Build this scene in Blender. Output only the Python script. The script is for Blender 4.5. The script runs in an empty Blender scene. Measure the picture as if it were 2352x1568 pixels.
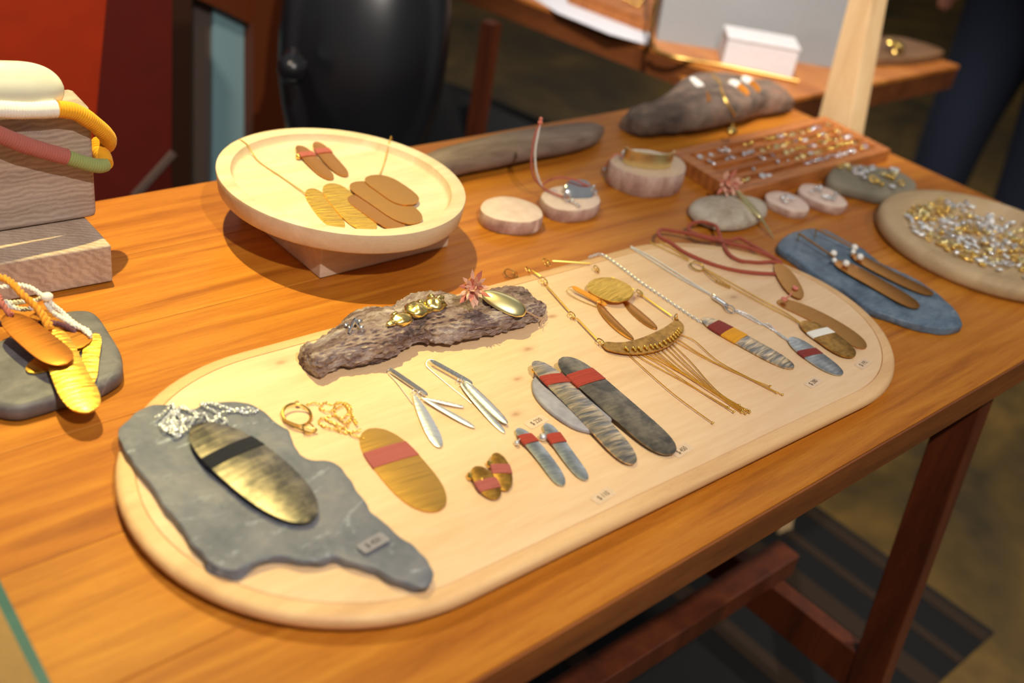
import bpy, math, random
import numpy as np
from mathutils import Vector, Matrix, noise
from mathutils.bvhtree import BVHTree
random.seed(7)
SC=bpy.context.scene; COL=SC.collection
R_=math.radians
TZ=.75                                    # height of the table top above the floor
# ---------------------------------------------------------------- camera
FPX,YAW,PIT,ROL=2445.31,-0.810766,0.556248,0.182106
cf=Vector((-math.sin(YAW)*math.cos(PIT),math.cos(YAW)*math.cos(PIT),-math.sin(PIT)))
r0=Vector((math.cos(YAW),math.sin(YAW),0)); u0=r0.cross(cf)
cr=math.cos(ROL)*r0+math.sin(ROL)*u0; cu=-math.sin(ROL)*r0+math.cos(ROL)*u0
CAM=Vector((0,0,TZ+.5))
cd=bpy.data.cameras.new('camera'); co=bpy.data.objects.new('camera',cd); COL.objects.link(co)
m=Matrix((cr,cu,-cf)).transposed().to_4x4(); m.translation=CAM; co.matrix_world=m
cd.sensor_width=36; cd.lens=FPX/2352*36; cd.clip_start=.01
cd.dof.use_dof=True; cd.dof.focus_distance=.90; cd.dof.aperture_fstop=3.4
SC.camera=co
SC.view_settings.view_transform='Standard'; SC.view_settings.look='None'
SC.view_settings.exposure=0; SC.view_settings.gamma=1; SC.view_settings.use_curve_mapping=False
# ---------------------------------------------------------------- world and lamps
w=bpy.data.worlds.new('room_light'); SC.world=w; w.use_nodes=True; nt=w.node_tree; nt.nodes.clear()
o=nt.nodes.new('ShaderNodeOutputWorld'); bg=nt.nodes.new('ShaderNodeBackground')
tc=nt.nodes.new('ShaderNodeTexCoord'); sx=nt.nodes.new('ShaderNodeSeparateXYZ'); rp=nt.nodes.new('ShaderNodeValToRGB')
nt.links.new(tc.outputs['Generated'],sx.inputs[0]); nt.links.new(sx.outputs['Z'],rp.inputs[0])
e=rp.color_ramp.elements; e[0].position=0; e[0].color=(.02,.018,.016,1); e[1].position=.9; e[1].color=(.22,.22,.22,1)
for p,c in ((.25,(.19,.19,.19,1)),(.5,(.22,.22,.22,1))):
    q=e.new(p); q.color=c
nt.links.new(rp.outputs[0],bg.inputs[0]); bg.inputs[1].default_value=1.0; nt.links.new(bg.outputs[0],o.inputs[0])
def spot(name,loc,aim,power,size,blend,rad,col):
    l=bpy.data.lights.new(name,'SPOT'); l.energy=power; l.spot_size=R_(size); l.spot_blend=blend; l.shadow_soft_size=rad; l.color=col
    ob=bpy.data.objects.new(name,l); COL.objects.link(ob); ob.location=loc
    ob.rotation_euler=(Vector(aim)-Vector(loc)).to_track_quat('-Z','Y').to_euler(); return ob
spot('warm_ceiling_spot',(.40,1.12,TZ+1.45),(.32,.87,TZ),142,48,1.0,.012,(1,.86,.34))
spot('white_ceiling_spot',(.15,-.40,TZ+1.4),(.60,.52,TZ),84,58,.8,.02,(1,.92,.83))
spot('rear_fill_spot',(.62,.48,TZ+1.5),(1.70,1.10,TZ),180,36,.6,.03,(1,.92,.84))  # added fill lamp that brightens the rear box, mirror and post
spot('red_panel_fill_spot',(-.1,.9,TZ+1.3),(.35,1.5,TZ+.1),60,50,.7,.05,(1,.8,.6))  # added lamp, put in to light the bright red panel
spot('floor_fill_spot',(2.1,-.5,TZ+1.6),(1.9,.1,0),135,64,.9,.06,(1,.9,.75))  # added lamp to brighten the floor right of the table
al=bpy.data.lights.new('reflection_fill_area','AREA'); al.energy=11; al.shape='RECTANGLE'; al.size=3.0; al.size_y=.9; al.color=(1,.96,.90)  # no real window: added area light giving the metals bright reflections
ao=bpy.data.objects.new('reflection_fill_area',al); COL.objects.link(ao); ao.location=(3.3,3.1,TZ+1.95)
ao.rotation_euler=(Vector((.7,.6,TZ))-ao.location).to_track_quat('-Z','Y').to_euler()

# ---------------------------------------------------------------- pixel of the photograph -> point in the room
def ray(x,y): return (cr*((x-1176)/FPX)-cu*((y-784)/FPX)+cf)
def T(x,y,h=0):
    d=ray(x,y); return CAM+d*((TZ+h-CAM.z)/d.z)
def TA(x,y,ax,v):
    d=ray(x,y); return CAM+d*((v-CAM[ax])/d[ax])
def crop(s,ox,oy): return lambda a: (ox+a[0]/s,oy+a[1]/s)
# ---------------------------------------------------------------- mesh helpers
class MB:
    def __init__(s): s.v=[]; s.f=[]; s.uv={}
    def add(s,vs,fs):
        n=len(s.v); s.v+= [Vector(a) for a in vs]; s.f+=[tuple(i+n for i in f) for f in fs]; return s
    def box(s,a,b,rot=0,piv=None):
        x0,y0,z0=a; x1,y1,z1=b
        vs=[Vector((x,y,z)) for z in (z0,z1) for x,y in ((x0,y0),(x1,y0),(x1,y1),(x0,y1))]
        if rot:
            p=Vector(piv or ((x0+x1)/2,(y0+y1)/2,0)); M=Matrix.Rotation(rot,3,'Z'); vs=[M@(q-p)+p for q in vs]
        return s.add(vs,[(3,2,1,0),(4,5,6,7),(0,1,5,4),(1,2,6,5),(2,3,7,6),(3,0,4,7)])
    def prism(s,base,off):
        n=len(base); off=Vector(off); b=[Vector(p) for p in base]
        return s.add(b+[p+off for p in b],[tuple(range(n))[::-1],tuple(range(n,2*n))]+[(i,(i+1)%n,n+(i+1)%n,n+i) for i in range(n)])
    def tube(s,pts,r,n=8,closed=False,flat=1.,up=None):
        pts=[Vector(p) for p in pts]; m=len(pts); R=r if hasattr(r,'__len__') else [r]*m
        vs=[];N=None
        for i,p in enumerate(pts):
            a=pts[(i-1)%m] if closed or i>0 else p; b=pts[(i+1)%m] if closed or i<m-1 else p
            t=(b-a); t=t.normalized() if t.length>1e-9 else Vector((0,0,1))
            if up is not None: N=(Vector(up)-t*t.dot(Vector(up))).normalized()
            elif N is None: N=t.orthogonal().normalized()
            else:
                N=(N-t*N.dot(t)); N=N.normalized() if N.length>1e-9 else t.orthogonal().normalized()
            B=t.cross(N)
            for k in range(n):
                a_=2*math.pi*k/n; vs.append(p+(N*math.cos(a_)*flat+B*math.sin(a_))*R[i])
        fs=[]
        for i in range(m if closed else m-1):
            j=(i+1)%m
            for k in range(n): fs.append((i*n+k,i*n+(k+1)%n,j*n+(k+1)%n,j*n+k))
        if not closed: fs+=[tuple(range(n))[::-1],tuple((m-1)*n+k for k in range(n))]
        return s.add(vs,fs)
    def ball(s,c,r,n=8,m=6,sc=(1,1,1),M=None):
        c=Vector(c); vs=[Vector((0,0,-1))]; 
        for i in range(1,m):
            a=math.pi*i/m-math.pi/2
            for k in range(n): b=2*math.pi*k/n; vs.append(Vector((math.cos(a)*math.cos(b),math.cos(a)*math.sin(b),math.sin(a))))
        vs.append(Vector((0,0,1))); vs=[Vector((p.x*sc[0],p.y*sc[1],p.z*sc[2]))*r for p in vs]
        if M: vs=[M@p for p in vs]
        fs=[(0,1+(k+1)%n,1+k) for k in range(n)]
        for i in range(m-2):
            for k in range(n): a=1+i*n; fs.append((a+k,a+(k+1)%n,a+n+(k+1)%n,a+n+k))
        t=1+(m-2)*n; fs+=[(t+k,t+(k+1)%n,len(vs)-1) for k in range(n)]
        return s.add([c+p for p in vs],fs)
    def torus(s,c,R,r,M=None,n=10,k=5,sx=1.):
        pts=[Vector((R*sx*math.cos(2*math.pi*i/n),R*math.sin(2*math.pi*i/n),0)) for i in range(n)]
        if M: pts=[M@p for p in pts]
        return s.tube([Vector(c)+p for p in pts],r,k,True)
ORG={}
def build(name,mb,mat,parent=None,smooth=40,bevel=0,uv=None):
    me=bpy.data.meshes.new(name); o0=ORG.get(parent.name) if parent else None
    if o0 is None:
        b=[min(p[i] for p in mb.v) for i in range(3)]; t=[max(p[i] for p in mb.v) for i in range(3)]
        o0=Vector(((b[0]+t[0])/2,(b[1]+t[1])/2,b[2]))
    me.from_pydata([tuple(p-o0) for p in mb.v],[],mb.f); me.validate(); me.update()
    if mat: me.materials.append(mat)
    ob=bpy.data.objects.new(name,me); COL.objects.link(ob)
    if parent: ob.parent=parent
    else: ob.location=o0
    ORG[ob.name]=o0
    if mb.uv:
        l=me.uv_layers.new(name='UVMap')
        for lp in me.loops: l.data[lp.index].uv=mb.uv.get(lp.vertex_index,(0,0))
    if smooth:
        me.shade_smooth()
        try: me.set_sharp_from_angle(angle=R_(smooth))
        except Exception: pass
    if bevel:
        md=ob.modifiers.new('bevel','BEVEL'); md.width=bevel; md.segments=2; md.limit_method='ANGLE'; md.angle_limit=R_(35); md.harden_normals=True
    return ob
def tag(o,label=None,cat=None,group=None,kind=None):
    if label: o['label']=label
    if cat: o['category']=cat
    if group: o['group']=group
    if kind: o['kind']=kind
    return o
def thing(name,loc,label,cat,group=None):
    o=bpy.data.objects.new(name,None); COL.objects.link(o); o.location=loc; o.empty_display_size=.02; ORG[o.name]=Vector(loc)
    return tag(o,label,cat,group)
def cr_spline(P,n,closed=False):
    P=[Vector(p) for p in P]; m=len(P); out=[]; seg=m if closed else m-1
    g=lambda i: P[i%m] if closed else P[max(0,min(m-1,i))]
    for i in range(seg):
        a,b,c,d=g(i-1),g(i),g(i+1),g(i+2)
        for k in range(n):
            t=k/n; out.append(.5*((2*b)+(c-a)*t+(2*a-5*b+4*c-d)*t*t+(3*b-a-3*c+d)*t**3))
    if not closed: out.append(P[-1])
    return out
def even(P,step):
    out=[P[0]]; acc=0
    for a,b in zip(P,P[1:]):
        L=(b-a).length; t=step-acc
        while t<=L and L>0: out.append(a.lerp(b,t/L)); t+=step
        acc=L-(t-step)
    return out
def slab(outline,z0,z1,bev=.002,smooth_n=5,rough=0,top=0,rings=6,seed=0,under=None,ch=0,rz=0):
    """closed outline (list of XY points) -> rounded slab; rough = edge noise, top = relief of the upper face"""
    P=cr_spline([Vector((p[0],p[1],0)) for p in outline],smooth_n,True) if smooth_n>1 else [Vector((p[0],p[1],0)) for p in outline]
    n=len(P); c=sum(P,Vector())/n; mb=MB(); H=z1-z0; prof=[(under if under is not None else bev*.6,0),(0,bev*.5),(0,H-bev),(bev*.3,H-bev*.3),(bev,H)]
    rows=[]
    for ins,z in prof:
        row=[]
        for i,p in enumerate(P):
            t=(P[(i+1)%n]-P[i-1]); nr=Vector((t.y,-t.x,0)).normalized()
            if nr.dot(p-c)<0: nr=-nr
            d=0
            if rough: d=rough*noise.noise(Vector((p.x*90+seed,p.y*90,z*240)))
            q=p+nr*(d-ins); q.z=z0+z+(rz*noise.noise(Vector((p.x*70,p.y*70,seed))) if z>H*.5 else 0); row.append(q)
        rows.append(row)
    last=rows[-1]
    for k in range(1,rings+1):
        s=1-k/(rings+1); row=[]
        for q in last:
            a=c+(Vector((q.x,q.y,0))-c)*s
            fz=1-s*s
            a.z=z1+ch*fz+top*(noise.noise(Vector((a.x*45+seed,a.y*45,seed)))+.5*noise.noise(Vector((a.x*120,a.y*120+seed,3))))
            row.append(a)
        rows.append(row)
    vs=[q for r in rows for q in r]; fs=[]
    for r in range(len(rows)-1):
        for i in range(n): j=(i+1)%n; fs.append((r*n+i,r*n+j,(r+1)*n+j,(r+1)*n+i))
    vs.append(Vector((c.x,c.y,z1+ch))); C=len(vs)-1; b=(len(rows)-1)*n
    fs+=[(b+i,b+(i+1)%n,C) for i in range(n)]; fs.append(tuple(range(n))[::-1])
    a2=sum(P[i].x*P[(i+1)%n].y-P[(i+1)%n].x*P[i].y for i in range(n))
    if a2<0: fs=[f[::-1] for f in fs]
    return mb.add(vs,fs)
class Petal:
    """thin metal blade between tips A,B; C,D are points on its two long sides (world points)"""
    def __init__(s,A,B,C,D,n=2.6,t=.0009,dome=.0012,bow=0,taper=0,nu=28,nv=9,wav=0,seed=0,wd=None,side_bow=0,tilt=0):
        s.A,s.B=Vector(A),Vector(B); s.L=(s.B-s.A).length; s.e=(s.B-s.A)/s.L
        s.n=n; s.tp=taper; s.side=Vector((-s.e.y,s.e.x,0)).normalized(); s.up=s.e.cross(s.side); 
        if s.up.z<0: s.up=-s.up
        if wd is None:
            wd=abs((Vector(C)-Vector(D)).dot(s.side)); uc=(((Vector(C)+Vector(D))/2-s.A).dot(s.e))/s.L*2-1
            uc=max(-.8,min(.8,uc)); wd/=max(.3,(1-abs(uc)**n)**.5)
            s.cen=0; side_bow=side_bow+((Vector(C)+Vector(D))/2-s.A).dot(s.side)
        else: s.cen=0
        s.w=wd; s.dome=dome; s.bow=bow; s.t=t; s.sb=side_bow; s.tilt=tilt; s.wav=wav; s.seed=seed
        s.nu,s.nv=nu,nv
    def hw(s,u): return max(.02*s.w,s.w/2*max(0,1-abs(u)**s.n)**.5*(1+s.tp*u))
    def P(s,u,v,lift=0):
        h=s.hw(u); p=s.A+(s.B-s.A)*(u+1)/2+s.side*(h*v+s.sb*(1-u*u)+s.cen)
        z=s.dome*(1-v*v)*(h/(s.w/2))+s.bow*(1-u*u)+s.tilt*v*h+lift
        if s.wav: z+=s.wav*(noise.noise(Vector((u*s.L*160,v*h*25,s.seed)))+.4*math.sin(u*s.L*700+v*2))
        return p+s.up*z
    def mesh(s):
        mb=MB(); us=[-math.cos(math.pi*i/s.nu) for i in range(s.nu+1)]; us=[.55*a+.45*(-1+2*i/s.nu) for i,a in enumerate(us)]
        vs=[]; uv={}
        for side in (0,1):
            for u in us:
                for j in range(s.nv):
                    v=-1+2*j/(s.nv-1); k=(1-.25*s.t/max(s.hw(u),1e-4)) if 0 else 1
                    uv[len(vs)]=(u*s.L/2,v*s.hw(u)); vs.append(s.P(u,v*k)-s.up*(s.t*side))
        N=(s.nu+1)*s.nv; fs=[]
        for i in range(s.nu):
            for j in range(s.nv-1):
                a=i*s.nv+j; fs+= [(a,a+s.nv,a+s.nv+1,a+1),(N+a,N+a+1,N+a+s.nv+1,N+a+s.nv)]
        rim=[j for j in range(s.nv)]+[i*s.nv+s.nv-1 for i in range(1,s.nu+1)]+[s.nu*s.nv+j for j in range(s.nv-2,-1,-1)]+[i*s.nv for i in range(s.nu-1,0,-1)]
        for a,b in zip(rim,rim[1:]+rim[:1]): fs.append((a,b,N+b,N+a))
        if s.up.dot(s.e.cross(s.side))<0: fs=[f[::-1] for f in fs]
        mb.add(vs,[f[::-1] for f in fs]); mb.uv=uv; return mb
    def wrap(s,t0,t1,n,r=None,jit=.3,skew=0):
        mb=MB(); step=(t1-t0)/n; r=r or step*s.L*.55
        for i in range(n):
            u=(t0+step*(i+.5))*2-1; d=random.uniform(-jit,jit)*step*2; d2=random.uniform(-jit,jit)*step*2
            top=[s.P(max(-.99,min(.99,u+d+(d2-d)*(v+1)/2+skew*v)),v*1.0,r*.55) for v in (-1,-.6,-.2,.2,.6,1)]
            bot=[s.P(max(-.99,min(.99,u+d2*.5)),v,-s.t-r*.5) for v in (1,0,-1)]
            ed1=s.P(max(-.99,min(.99,u+d2)),1)+s.side*r*.6-s.up*s.t*.5; ed0=s.P(max(-.99,min(.99,u+d)),-1)-s.side*r*.6-s.up*s.t*.5
            mb.tube(top+[ed1]+bot+[ed0],r,6,True)
        return mb
def cord(pts,R,strands=3,pitch=.006,n=6,step=.0012,fuzz=0):
    P=even(pts,step); mb=MB(); N=None; fr=[]
    for i,p in enumerate(P):
        t=(P[min(i+1,len(P)-1)]-P[max(i-1,0)]).normalized()
        N=t.orthogonal().normalized() if N is None else (N-t*N.dot(t)).normalized()
        fr.append((p,N.copy(),t.cross(N)))
    for k in range(strands):
        q=[p+(a*math.cos(2*math.pi*(i*step/pitch+k/strands))+b*math.sin(2*math.pi*(i*step/pitch+k/strands)))*R*.5 for i,(p,a,b) in enumerate(fr)]
        mb.tube(q,R*.56,n)
    return mb
def chain(pts,L=.0022,r=.0003,wd=.55,jit=0):
    P=even(pts,L*.78); mb=MB()
    for i in range(len(P)-1):
        t=(P[i+1]-P[i]).normalized(); c=P[i]
        if jit: c=c+Vector((random.uniform(-jit,jit),random.uniform(-jit,jit),random.uniform(0,jit)))
        a=t.orthogonal().normalized(); up=Vector((0,0,1)); a=up.cross(t)
        a=a.normalized() if a.length>.01 else t.orthogonal()
        b=t.cross(a)
        ang=(0.35 if i%2 else 1.9)+(random.uniform(-.3,.3) if jit else 0); a2=a*math.cos(ang)+b*math.sin(ang)
        M=Matrix((t,a2,t.cross(a2))).transposed()
        mb.torus(c,L*.5*wd,r,M,8,4,1/wd)
    return mb
def pile(seq,h,L=.0022,r=.0003,jit=.001,amp=.002,seed=1,closed=False):
    rs=random.Random(seed); P=[]
    for (x,y) in seq: P.append(T(x,y,h+rs.uniform(0,amp)))
    return chain(cr_spline(P,6),L,r,.6,jit)
def log(st,base,ns=14,nc=28,amp=.003,seed=0,low=.8,f1=60,f2=200,stretch=.3,axis=None,pw=.8,hf=.35):
    """lump of wood from stations (front foot pixel, back top pixel, height)"""
    S=[]
    for F,B,H in st:
        a=T(F[0],F[1],base); b=T(B[0],B[1],base+H*low); 
        S.append((a,b,H))
    A=cr_spline([Vector((s[0].x,s[0].y,0)) for s in S],ns); B=cr_spline([Vector((s[1].x,s[1].y,0)) for s in S],ns); Hh=cr_spline([Vector((s[2],0,0)) for s in S],ns)
    ax=(B[-1]+A[-1]-A[0]-B[0]).normalized(); mb=MB(); vs=[]; n=len(A)
    for i in range(n):
        c=(A[i]+B[i])/2; d=(B[i]-A[i])/2; H=Hh[i].x
        for k in range(nc):
            th=2*math.pi*k/nc-math.pi/2; cs,sn=math.cos(th),math.sin(th)
            y=-abs(cs)**pw*(1 if cs>0 else -1); z=.5+.5*(abs(sn)**pw)*(1 if sn>0 else -1)
            p=c+d*y; p.z=TZ+base+H*z
            q=Vector((p.dot(ax)*stretch,p.dot(Vector((-ax.y,ax.x,0))),p.z))
            dd=noise.noise(q*f1+Vector((seed,0,0)))*amp+(abs(noise.noise(q*f2+Vector((0,seed,0))))-.25)*amp*.9+noise.noise(q*f2*2.3)*amp*hf
            nr=(p-Vector((c.x,c.y,TZ+base+H*.45))); nr=nr.normalized() if nr.length>1e-6 else Vector((0,0,1))
            p=p+nr*dd; p.z=max(p.z,TZ+base+.0003); vs.append(p)
    fs=[]
    for i in range(n-1):
        for k in range(nc): fs.append((i*nc+k,i*nc+(k+1)%nc,(i+1)*nc+(k+1)%nc,(i+1)*nc+k))
    for e0,rev in ((0,0),(n-1,1)):
        ring=[e0*nc+k for k in range(nc)]; c=sum((vs[i] for i in ring),Vector())/nc; c+=ax*(.002 if rev else -.002); vs.append(c); ci=len(vs)-1
        for k in range(nc):
            f=(ci,ring[k],ring[(k+1)%nc]); fs.append(f if rev else f[::-1])
    mb.add(vs,[f[::-1] for f in fs]); return mb
def bvh(mb): return BVHTree.FromPolygons(mb.v,mb.f)
def hit(b,x,y,lift=0,fb=.02):
    d=ray(x,y).normalized(); r=b.ray_cast(CAM,d)
    if r[0] is None: return T(x,y,fb)
    return r[0]-d*lift
# ---------------------------------------------------------------- materials
def s2l(c): return tuple((x/255/12.92 if x/255<=.04045 else ((x/255+.055)/1.055)**2.4) for x in c)+(1,)
class NT:
    def __init__(s,name):
        s.m=bpy.data.materials.new(name); s.m.use_nodes=True; s.t=s.m.node_tree; s.p=s.t.nodes['Principled BSDF']
    def n(s,ty,**k):
        a=s.t.nodes.new(ty)
        for q,v in k.items():
            if hasattr(a,q): setattr(a,q,v)
            else: a.inputs[q.replace('_',' ')].default_value=v
        return a
    def l(s,a,b): s.t.links.new(a,b)
    def coord(s,scale=(1,1,1),rot=(0,0,0),kind='Object',loc=(0,0,0)):
        tc=s.n('ShaderNodeTexCoord'); mp=s.n('ShaderNodeMapping'); mp.inputs['Scale'].default_value=scale; mp.inputs['Rotation'].default_value=rot; mp.inputs['Location'].default_value=loc
        s.l(tc.outputs[kind],mp.inputs[0]); return mp.outputs[0]
    def noise(s,vec,scale,detail=5,rough=.55,dist=0):
        a=s.n('ShaderNodeTexNoise'); a.inputs['Scale'].default_value=scale; a.inputs['Detail'].default_value=detail; a.inputs['Roughness'].default_value=rough; a.inputs['Distortion'].default_value=dist
        s.l(vec,a.inputs['Vector']); return a.outputs['Fac']
    def ramp(s,fac,stops):
        a=s.n('ShaderNodeValToRGB'); e=a.color_ramp.elements
        while len(e)<len(stops): e.new(.5)
        for i,(p,c) in enumerate(stops): e[i].position=p; e[i].color=c
        s.l(fac,a.inputs[0]); return a.outputs[0]
    def mix(s,f,a,b,mode='MIX'):
        x=s.n('ShaderNodeMix'); x.data_type='RGBA'; x.blend_type=mode
        for v,i in ((f,0),(a,6),(b,7)):
            if hasattr(v,'is_output'): s.l(v,x.inputs[i])
            else: x.inputs[i].default_value=v
        return x.outputs[2]
    def bump(s,h,strength=.2,dist=.001):
        b=s.n('ShaderNodeBump'); b.inputs['Strength'].default_value=strength; b.inputs['Distance'].default_value=dist
        s.l(h,b.inputs['Height']); s.l(b.outputs[0],s.p.inputs['Normal']); return b
    def done(s,col=None,rough=None,metal=None,coat=None,spec=None):
        if col is not None:
            if hasattr(col,'is_output'): s.l(col,s.p.inputs['Base Color'])
            else: s.p.inputs['Base Color'].default_value=col
        if rough is not None:
            if hasattr(rough,'is_output'): s.l(rough,s.p.inputs['Roughness'])
            else: s.p.inputs['Roughness'].default_value=rough
        if metal is not None: s.p.inputs['Metallic'].default_value=metal
        if coat is not None: s.p.inputs['Coat Weight'].default_value=coat; s.p.inputs['Coat Roughness'].default_value=.25
        if spec is not None: s.p.inputs['Specular IOR Level'].default_value=spec
        return s.m
def wood(name,c1,c2,c3,scale=1.,axis=(1,12,12),rot=(0,0,0),rough=.5,coat=0,wave=0,bump=.15,fine=1.,loc=(0,0,0),contrast=(.3,.7),wdir='Y',spec=.5):
    q=NT(name); v=q.coord(axis,rot,loc=loc); a=q.noise(v,3.2*scale,6,.6,.5); b=q.noise(v,26*scale,4,.6,.3)
    k=q.n('ShaderNodeMath',operation='MULTIPLY_ADD'); q.l(b,k.inputs[0]); k.inputs[1].default_value=.35*fine; q.l(a,k.inputs[2])
    base=q.ramp(k.outputs[0],[(contrast[0]+.15*fine,s2l(c1)),((contrast[0]+contrast[1])/2+.15*fine,s2l(c2)),(contrast[1]+.15*fine,s2l(c3))])
    if wave:
        wv=q.n('ShaderNodeTexWave'); wv.inputs['Scale'].default_value=wave; wv.inputs['Distortion'].default_value=7; wv.inputs['Detail'].default_value=3; wv.inputs['Detail Scale'].default_value=1.2; wv.bands_direction=wdir
        q.l(q.coord((.6,1,1),rot),wv.inputs['Vector']); base=q.mix(.42,base,q.ramp(wv.outputs['Fac'],[(0,s2l(c1)),(1,s2l(c3))]))
    # pores
    pv=q.coord((axis[0]*4,axis[1]*5,axis[2]*5),rot); pn=q.noise(pv,26*scale,3,.6); pores=q.ramp(pn,[(.33,(.45,.40,.34,1)),(.43,(1,1,1,1))])
    base=q.mix(.45*fine,base,pores,'MULTIPLY')
    q.bump(k.outputs[0],bump,.0004)
    return q.done(base,rough,0,coat,spec=spec)
M={}
M['table']=[wood('honey_wood_%d'%i,a,b,c,1.25,(1,16,16),rough=.5,coat=.05,loc=(i*3.1,i*1.7,0),fine=.8,spec=.25) for i,(a,b,c) in enumerate([((150,84,22),(178,108,30),(194,126,40)),((144,78,20),(170,100,28),(186,118,36)),((154,88,26),(182,114,34),(200,132,44)),((148,82,22),(174,104,28),(190,122,38))])]
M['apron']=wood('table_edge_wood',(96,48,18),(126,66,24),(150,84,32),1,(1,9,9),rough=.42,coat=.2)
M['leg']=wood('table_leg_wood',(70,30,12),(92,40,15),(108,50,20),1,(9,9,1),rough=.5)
M['board']=None
M['board_edge']=wood('board_edge_maple',(206,160,112),(220,176,124),(230,190,138),1.5,(1,10,30),rough=.55,fine=.5)
M['plate']=wood('plate_wood',(200,174,142),(216,192,160),(226,206,178),1.4,(1,9,9),R_(0) and (0,0,0) or (0,0,.4),rough=.6,fine=.6)
M['block']=wood('grey_brown_block_wood',(142,122,110),(172,152,138),(192,172,158),1.6,(1.5,14,14),rough=.7,wave=70,bump=.3,wdir='Z')
M['block2']=wood('block_end_grain',(156,132,114),(182,158,140),(202,180,160),1.6,(8,3,3),(0,.5,.9),rough=.7,wave=95,bump=.3)
M['supp']=wood('support_block_wood',(186,158,130),(204,178,152),(218,196,172),1.6,(1,11,11),rough=.65,fine=.6)
M['slice']=None
M['tray']=wood('teak_tray_wood',(140,78,34),(178,104,48),(200,126,62),1.6,(1,12,12),rough=.5,wave=26)
M['rtray']=wood('round_tray_wood',(170,142,104),(190,162,122),(206,178,140),1.2,(1,6,6),rough=.65,fine=.5)
M['post']=wood('pale_post_wood',(206,168,118),(224,188,138),(236,204,156),1.2,(8,8,1),rough=.55,fine=.5)
M['bgtable']=wood('rear_table_wood',(150,84,30),(186,110,44),(206,132,58),1,(9,1,9),rough=.4,coat=.2)
M['bgedge']=wood('rear_table_edge_wood',(80,40,16),(104,54,22),(120,66,28),1,(9,1,9),rough=.5)
M['bowl']=wood('rear_board_wood',(96,66,40),(120,84,52),(140,100,66),1,(1,9,9),rough=.55)
# board face: pale maple with knots
q=NT('pale_maple_board'); v=q.coord((1,9,9)); a=q.noise(v,2.6,6,.6,.8); b=q.noise(v,30,3,.6)
base=q.ramp(a,[(.3,s2l((214,172,128))),(.5,s2l((228,188,144))),(.72,s2l((236,200,158)))])
base=q.mix(.25,base,q.ramp(b,[(.35,s2l((216,180,134))),(.65,s2l((238,210,168)))]))
KN=[(647,832,.008),(1213,802,.006),(1268,560+520/3.1357,.004),(1500+850/4.612,560+560/4.612,.007),(1462,683,.004),(1190+0,870,.0035),(1150+960/3.1357,560+395/3.1357,.005),(307,1166,.003),(1960,800,.010),(1186,952,.005)]
BOARD_A,BOARD_C=a,base
M_board=q
def finish_board(org):
    q=M_board; tc=q.n('ShaderNodeTexCoord'); col=BOARD_C
    wn=q.n('ShaderNodeTexNoise'); wn.inputs['Scale'].default_value=60; q.l(tc.outputs['Object'],wn.inputs['Vector'])
    wv=q.n('ShaderNodeVectorMath',operation='SCALE'); q.l(wn.outputs['Color'],wv.inputs[0]); wv.inputs['Scale'].default_value=.006
    ad=q.n('ShaderNodeVectorMath',operation='ADD'); q.l(tc.outputs['Object'],ad.inputs[0]); q.l(wv.outputs[0],ad.inputs[1])
    for (x,y,r) in KN:
        p=T(x,y,.016)-org
        s_=q.n('ShaderNodeVectorMath',operation='SUBTRACT'); q.l(ad.outputs[0],s_.inputs[0]); s_.inputs[1].default_value=(p.x+.003,p.y+.003,p.z+.003)
        mu=q.n('ShaderNodeVectorMath',operation='MULTIPLY'); q.l(s_.outputs[0],mu.inputs[0]); mu.inputs[1].default_value=(.55,1,0)
        ln=q.n('ShaderNodeVectorMath',operation='LENGTH'); q.l(mu.outputs[0],ln.inputs[0])
        k=q.ramp(ln.outputs['Value'],[(0,(1,1,1,1)),(r*.3,(.7,.7,.7,1)),(r*.45,(.25,.25,.25,1)),(r*1.2,(0,0,0,1))])
        col=q.mix(k,col,s2l((178,134,98)))
    q.bump(BOARD_A,.06,.0003)
    return q.done(col,.5,0,.08)
# wood slices: rings
def ringwood(name,c1,c2,sc):
    q=NT(name); v=q.coord((1,1,1)); wv=q.n('ShaderNodeTexWave'); wv.wave_type='RINGS'; wv.rings_direction='Z'; wv.inputs['Scale'].default_value=sc; wv.inputs['Distortion'].default_value=2.2; wv.inputs['Detail'].default_value=3; wv.inputs['Detail Scale'].default_value=2
    q.l(v,wv.inputs['Vector']); n=q.noise(v,80,4)
    c=q.mix(.5,q.ramp(wv.outputs['Fac'],[(0,s2l(c1)),(1,s2l(c2))]),q.ramp(n,[(.3,s2l(c1)),(.7,s2l(c2))])); q.bump(n,.2,.0004); return q.done(c,.75)
M['slice']=ringwood('cut_branch_face',(206,176,160),(236,212,196),120)
M['slice2']=ringwood('pale_cut_branch_face',(196,166,138),(218,192,164),60)
def rocky(name,cs,sc=30,rough=.7,bump=.5,dist=.001,stretch=(1,1,1),streak=None,spec=.4):
    q=NT(name); v=q.coord(stretch); a=q.noise(v,sc,8,.62,.6); b=q.noise(v,sc*5,4,.6)
    c=q.ramp(a,[(.33+.34*i/(len(cs)-1),s2l(x)) for i,x in enumerate(cs)])
    c=q.mix(.25,c,q.ramp(b,[(.35,s2l(cs[0])),(.7,s2l(cs[-1]))]))
    if streak:
        n=q.noise(q.coord((1,2.2,1),(0,0,.6)),sc*.8,6,.7,2.5); k=q.ramp(n,[(.58,(0,0,0,1)),(.70,(.8,.8,.8,1))]); c=q.mix(k,c,s2l(streak))
    k=q.n('ShaderNodeMath',operation='MULTIPLY_ADD'); q.l(b,k.inputs[0]); k.inputs[1].default_value=.3; q.l(a,k.inputs[2]); q.bump(k.outputs[0],bump,dist)
    return q.done(c,rough,0,spec=spec)
M['slate']=rocky('grey_slate',[(88,92,104),(110,112,120),(132,128,130)],22,.5,.8,.0016,streak=(176,182,188))
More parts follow.
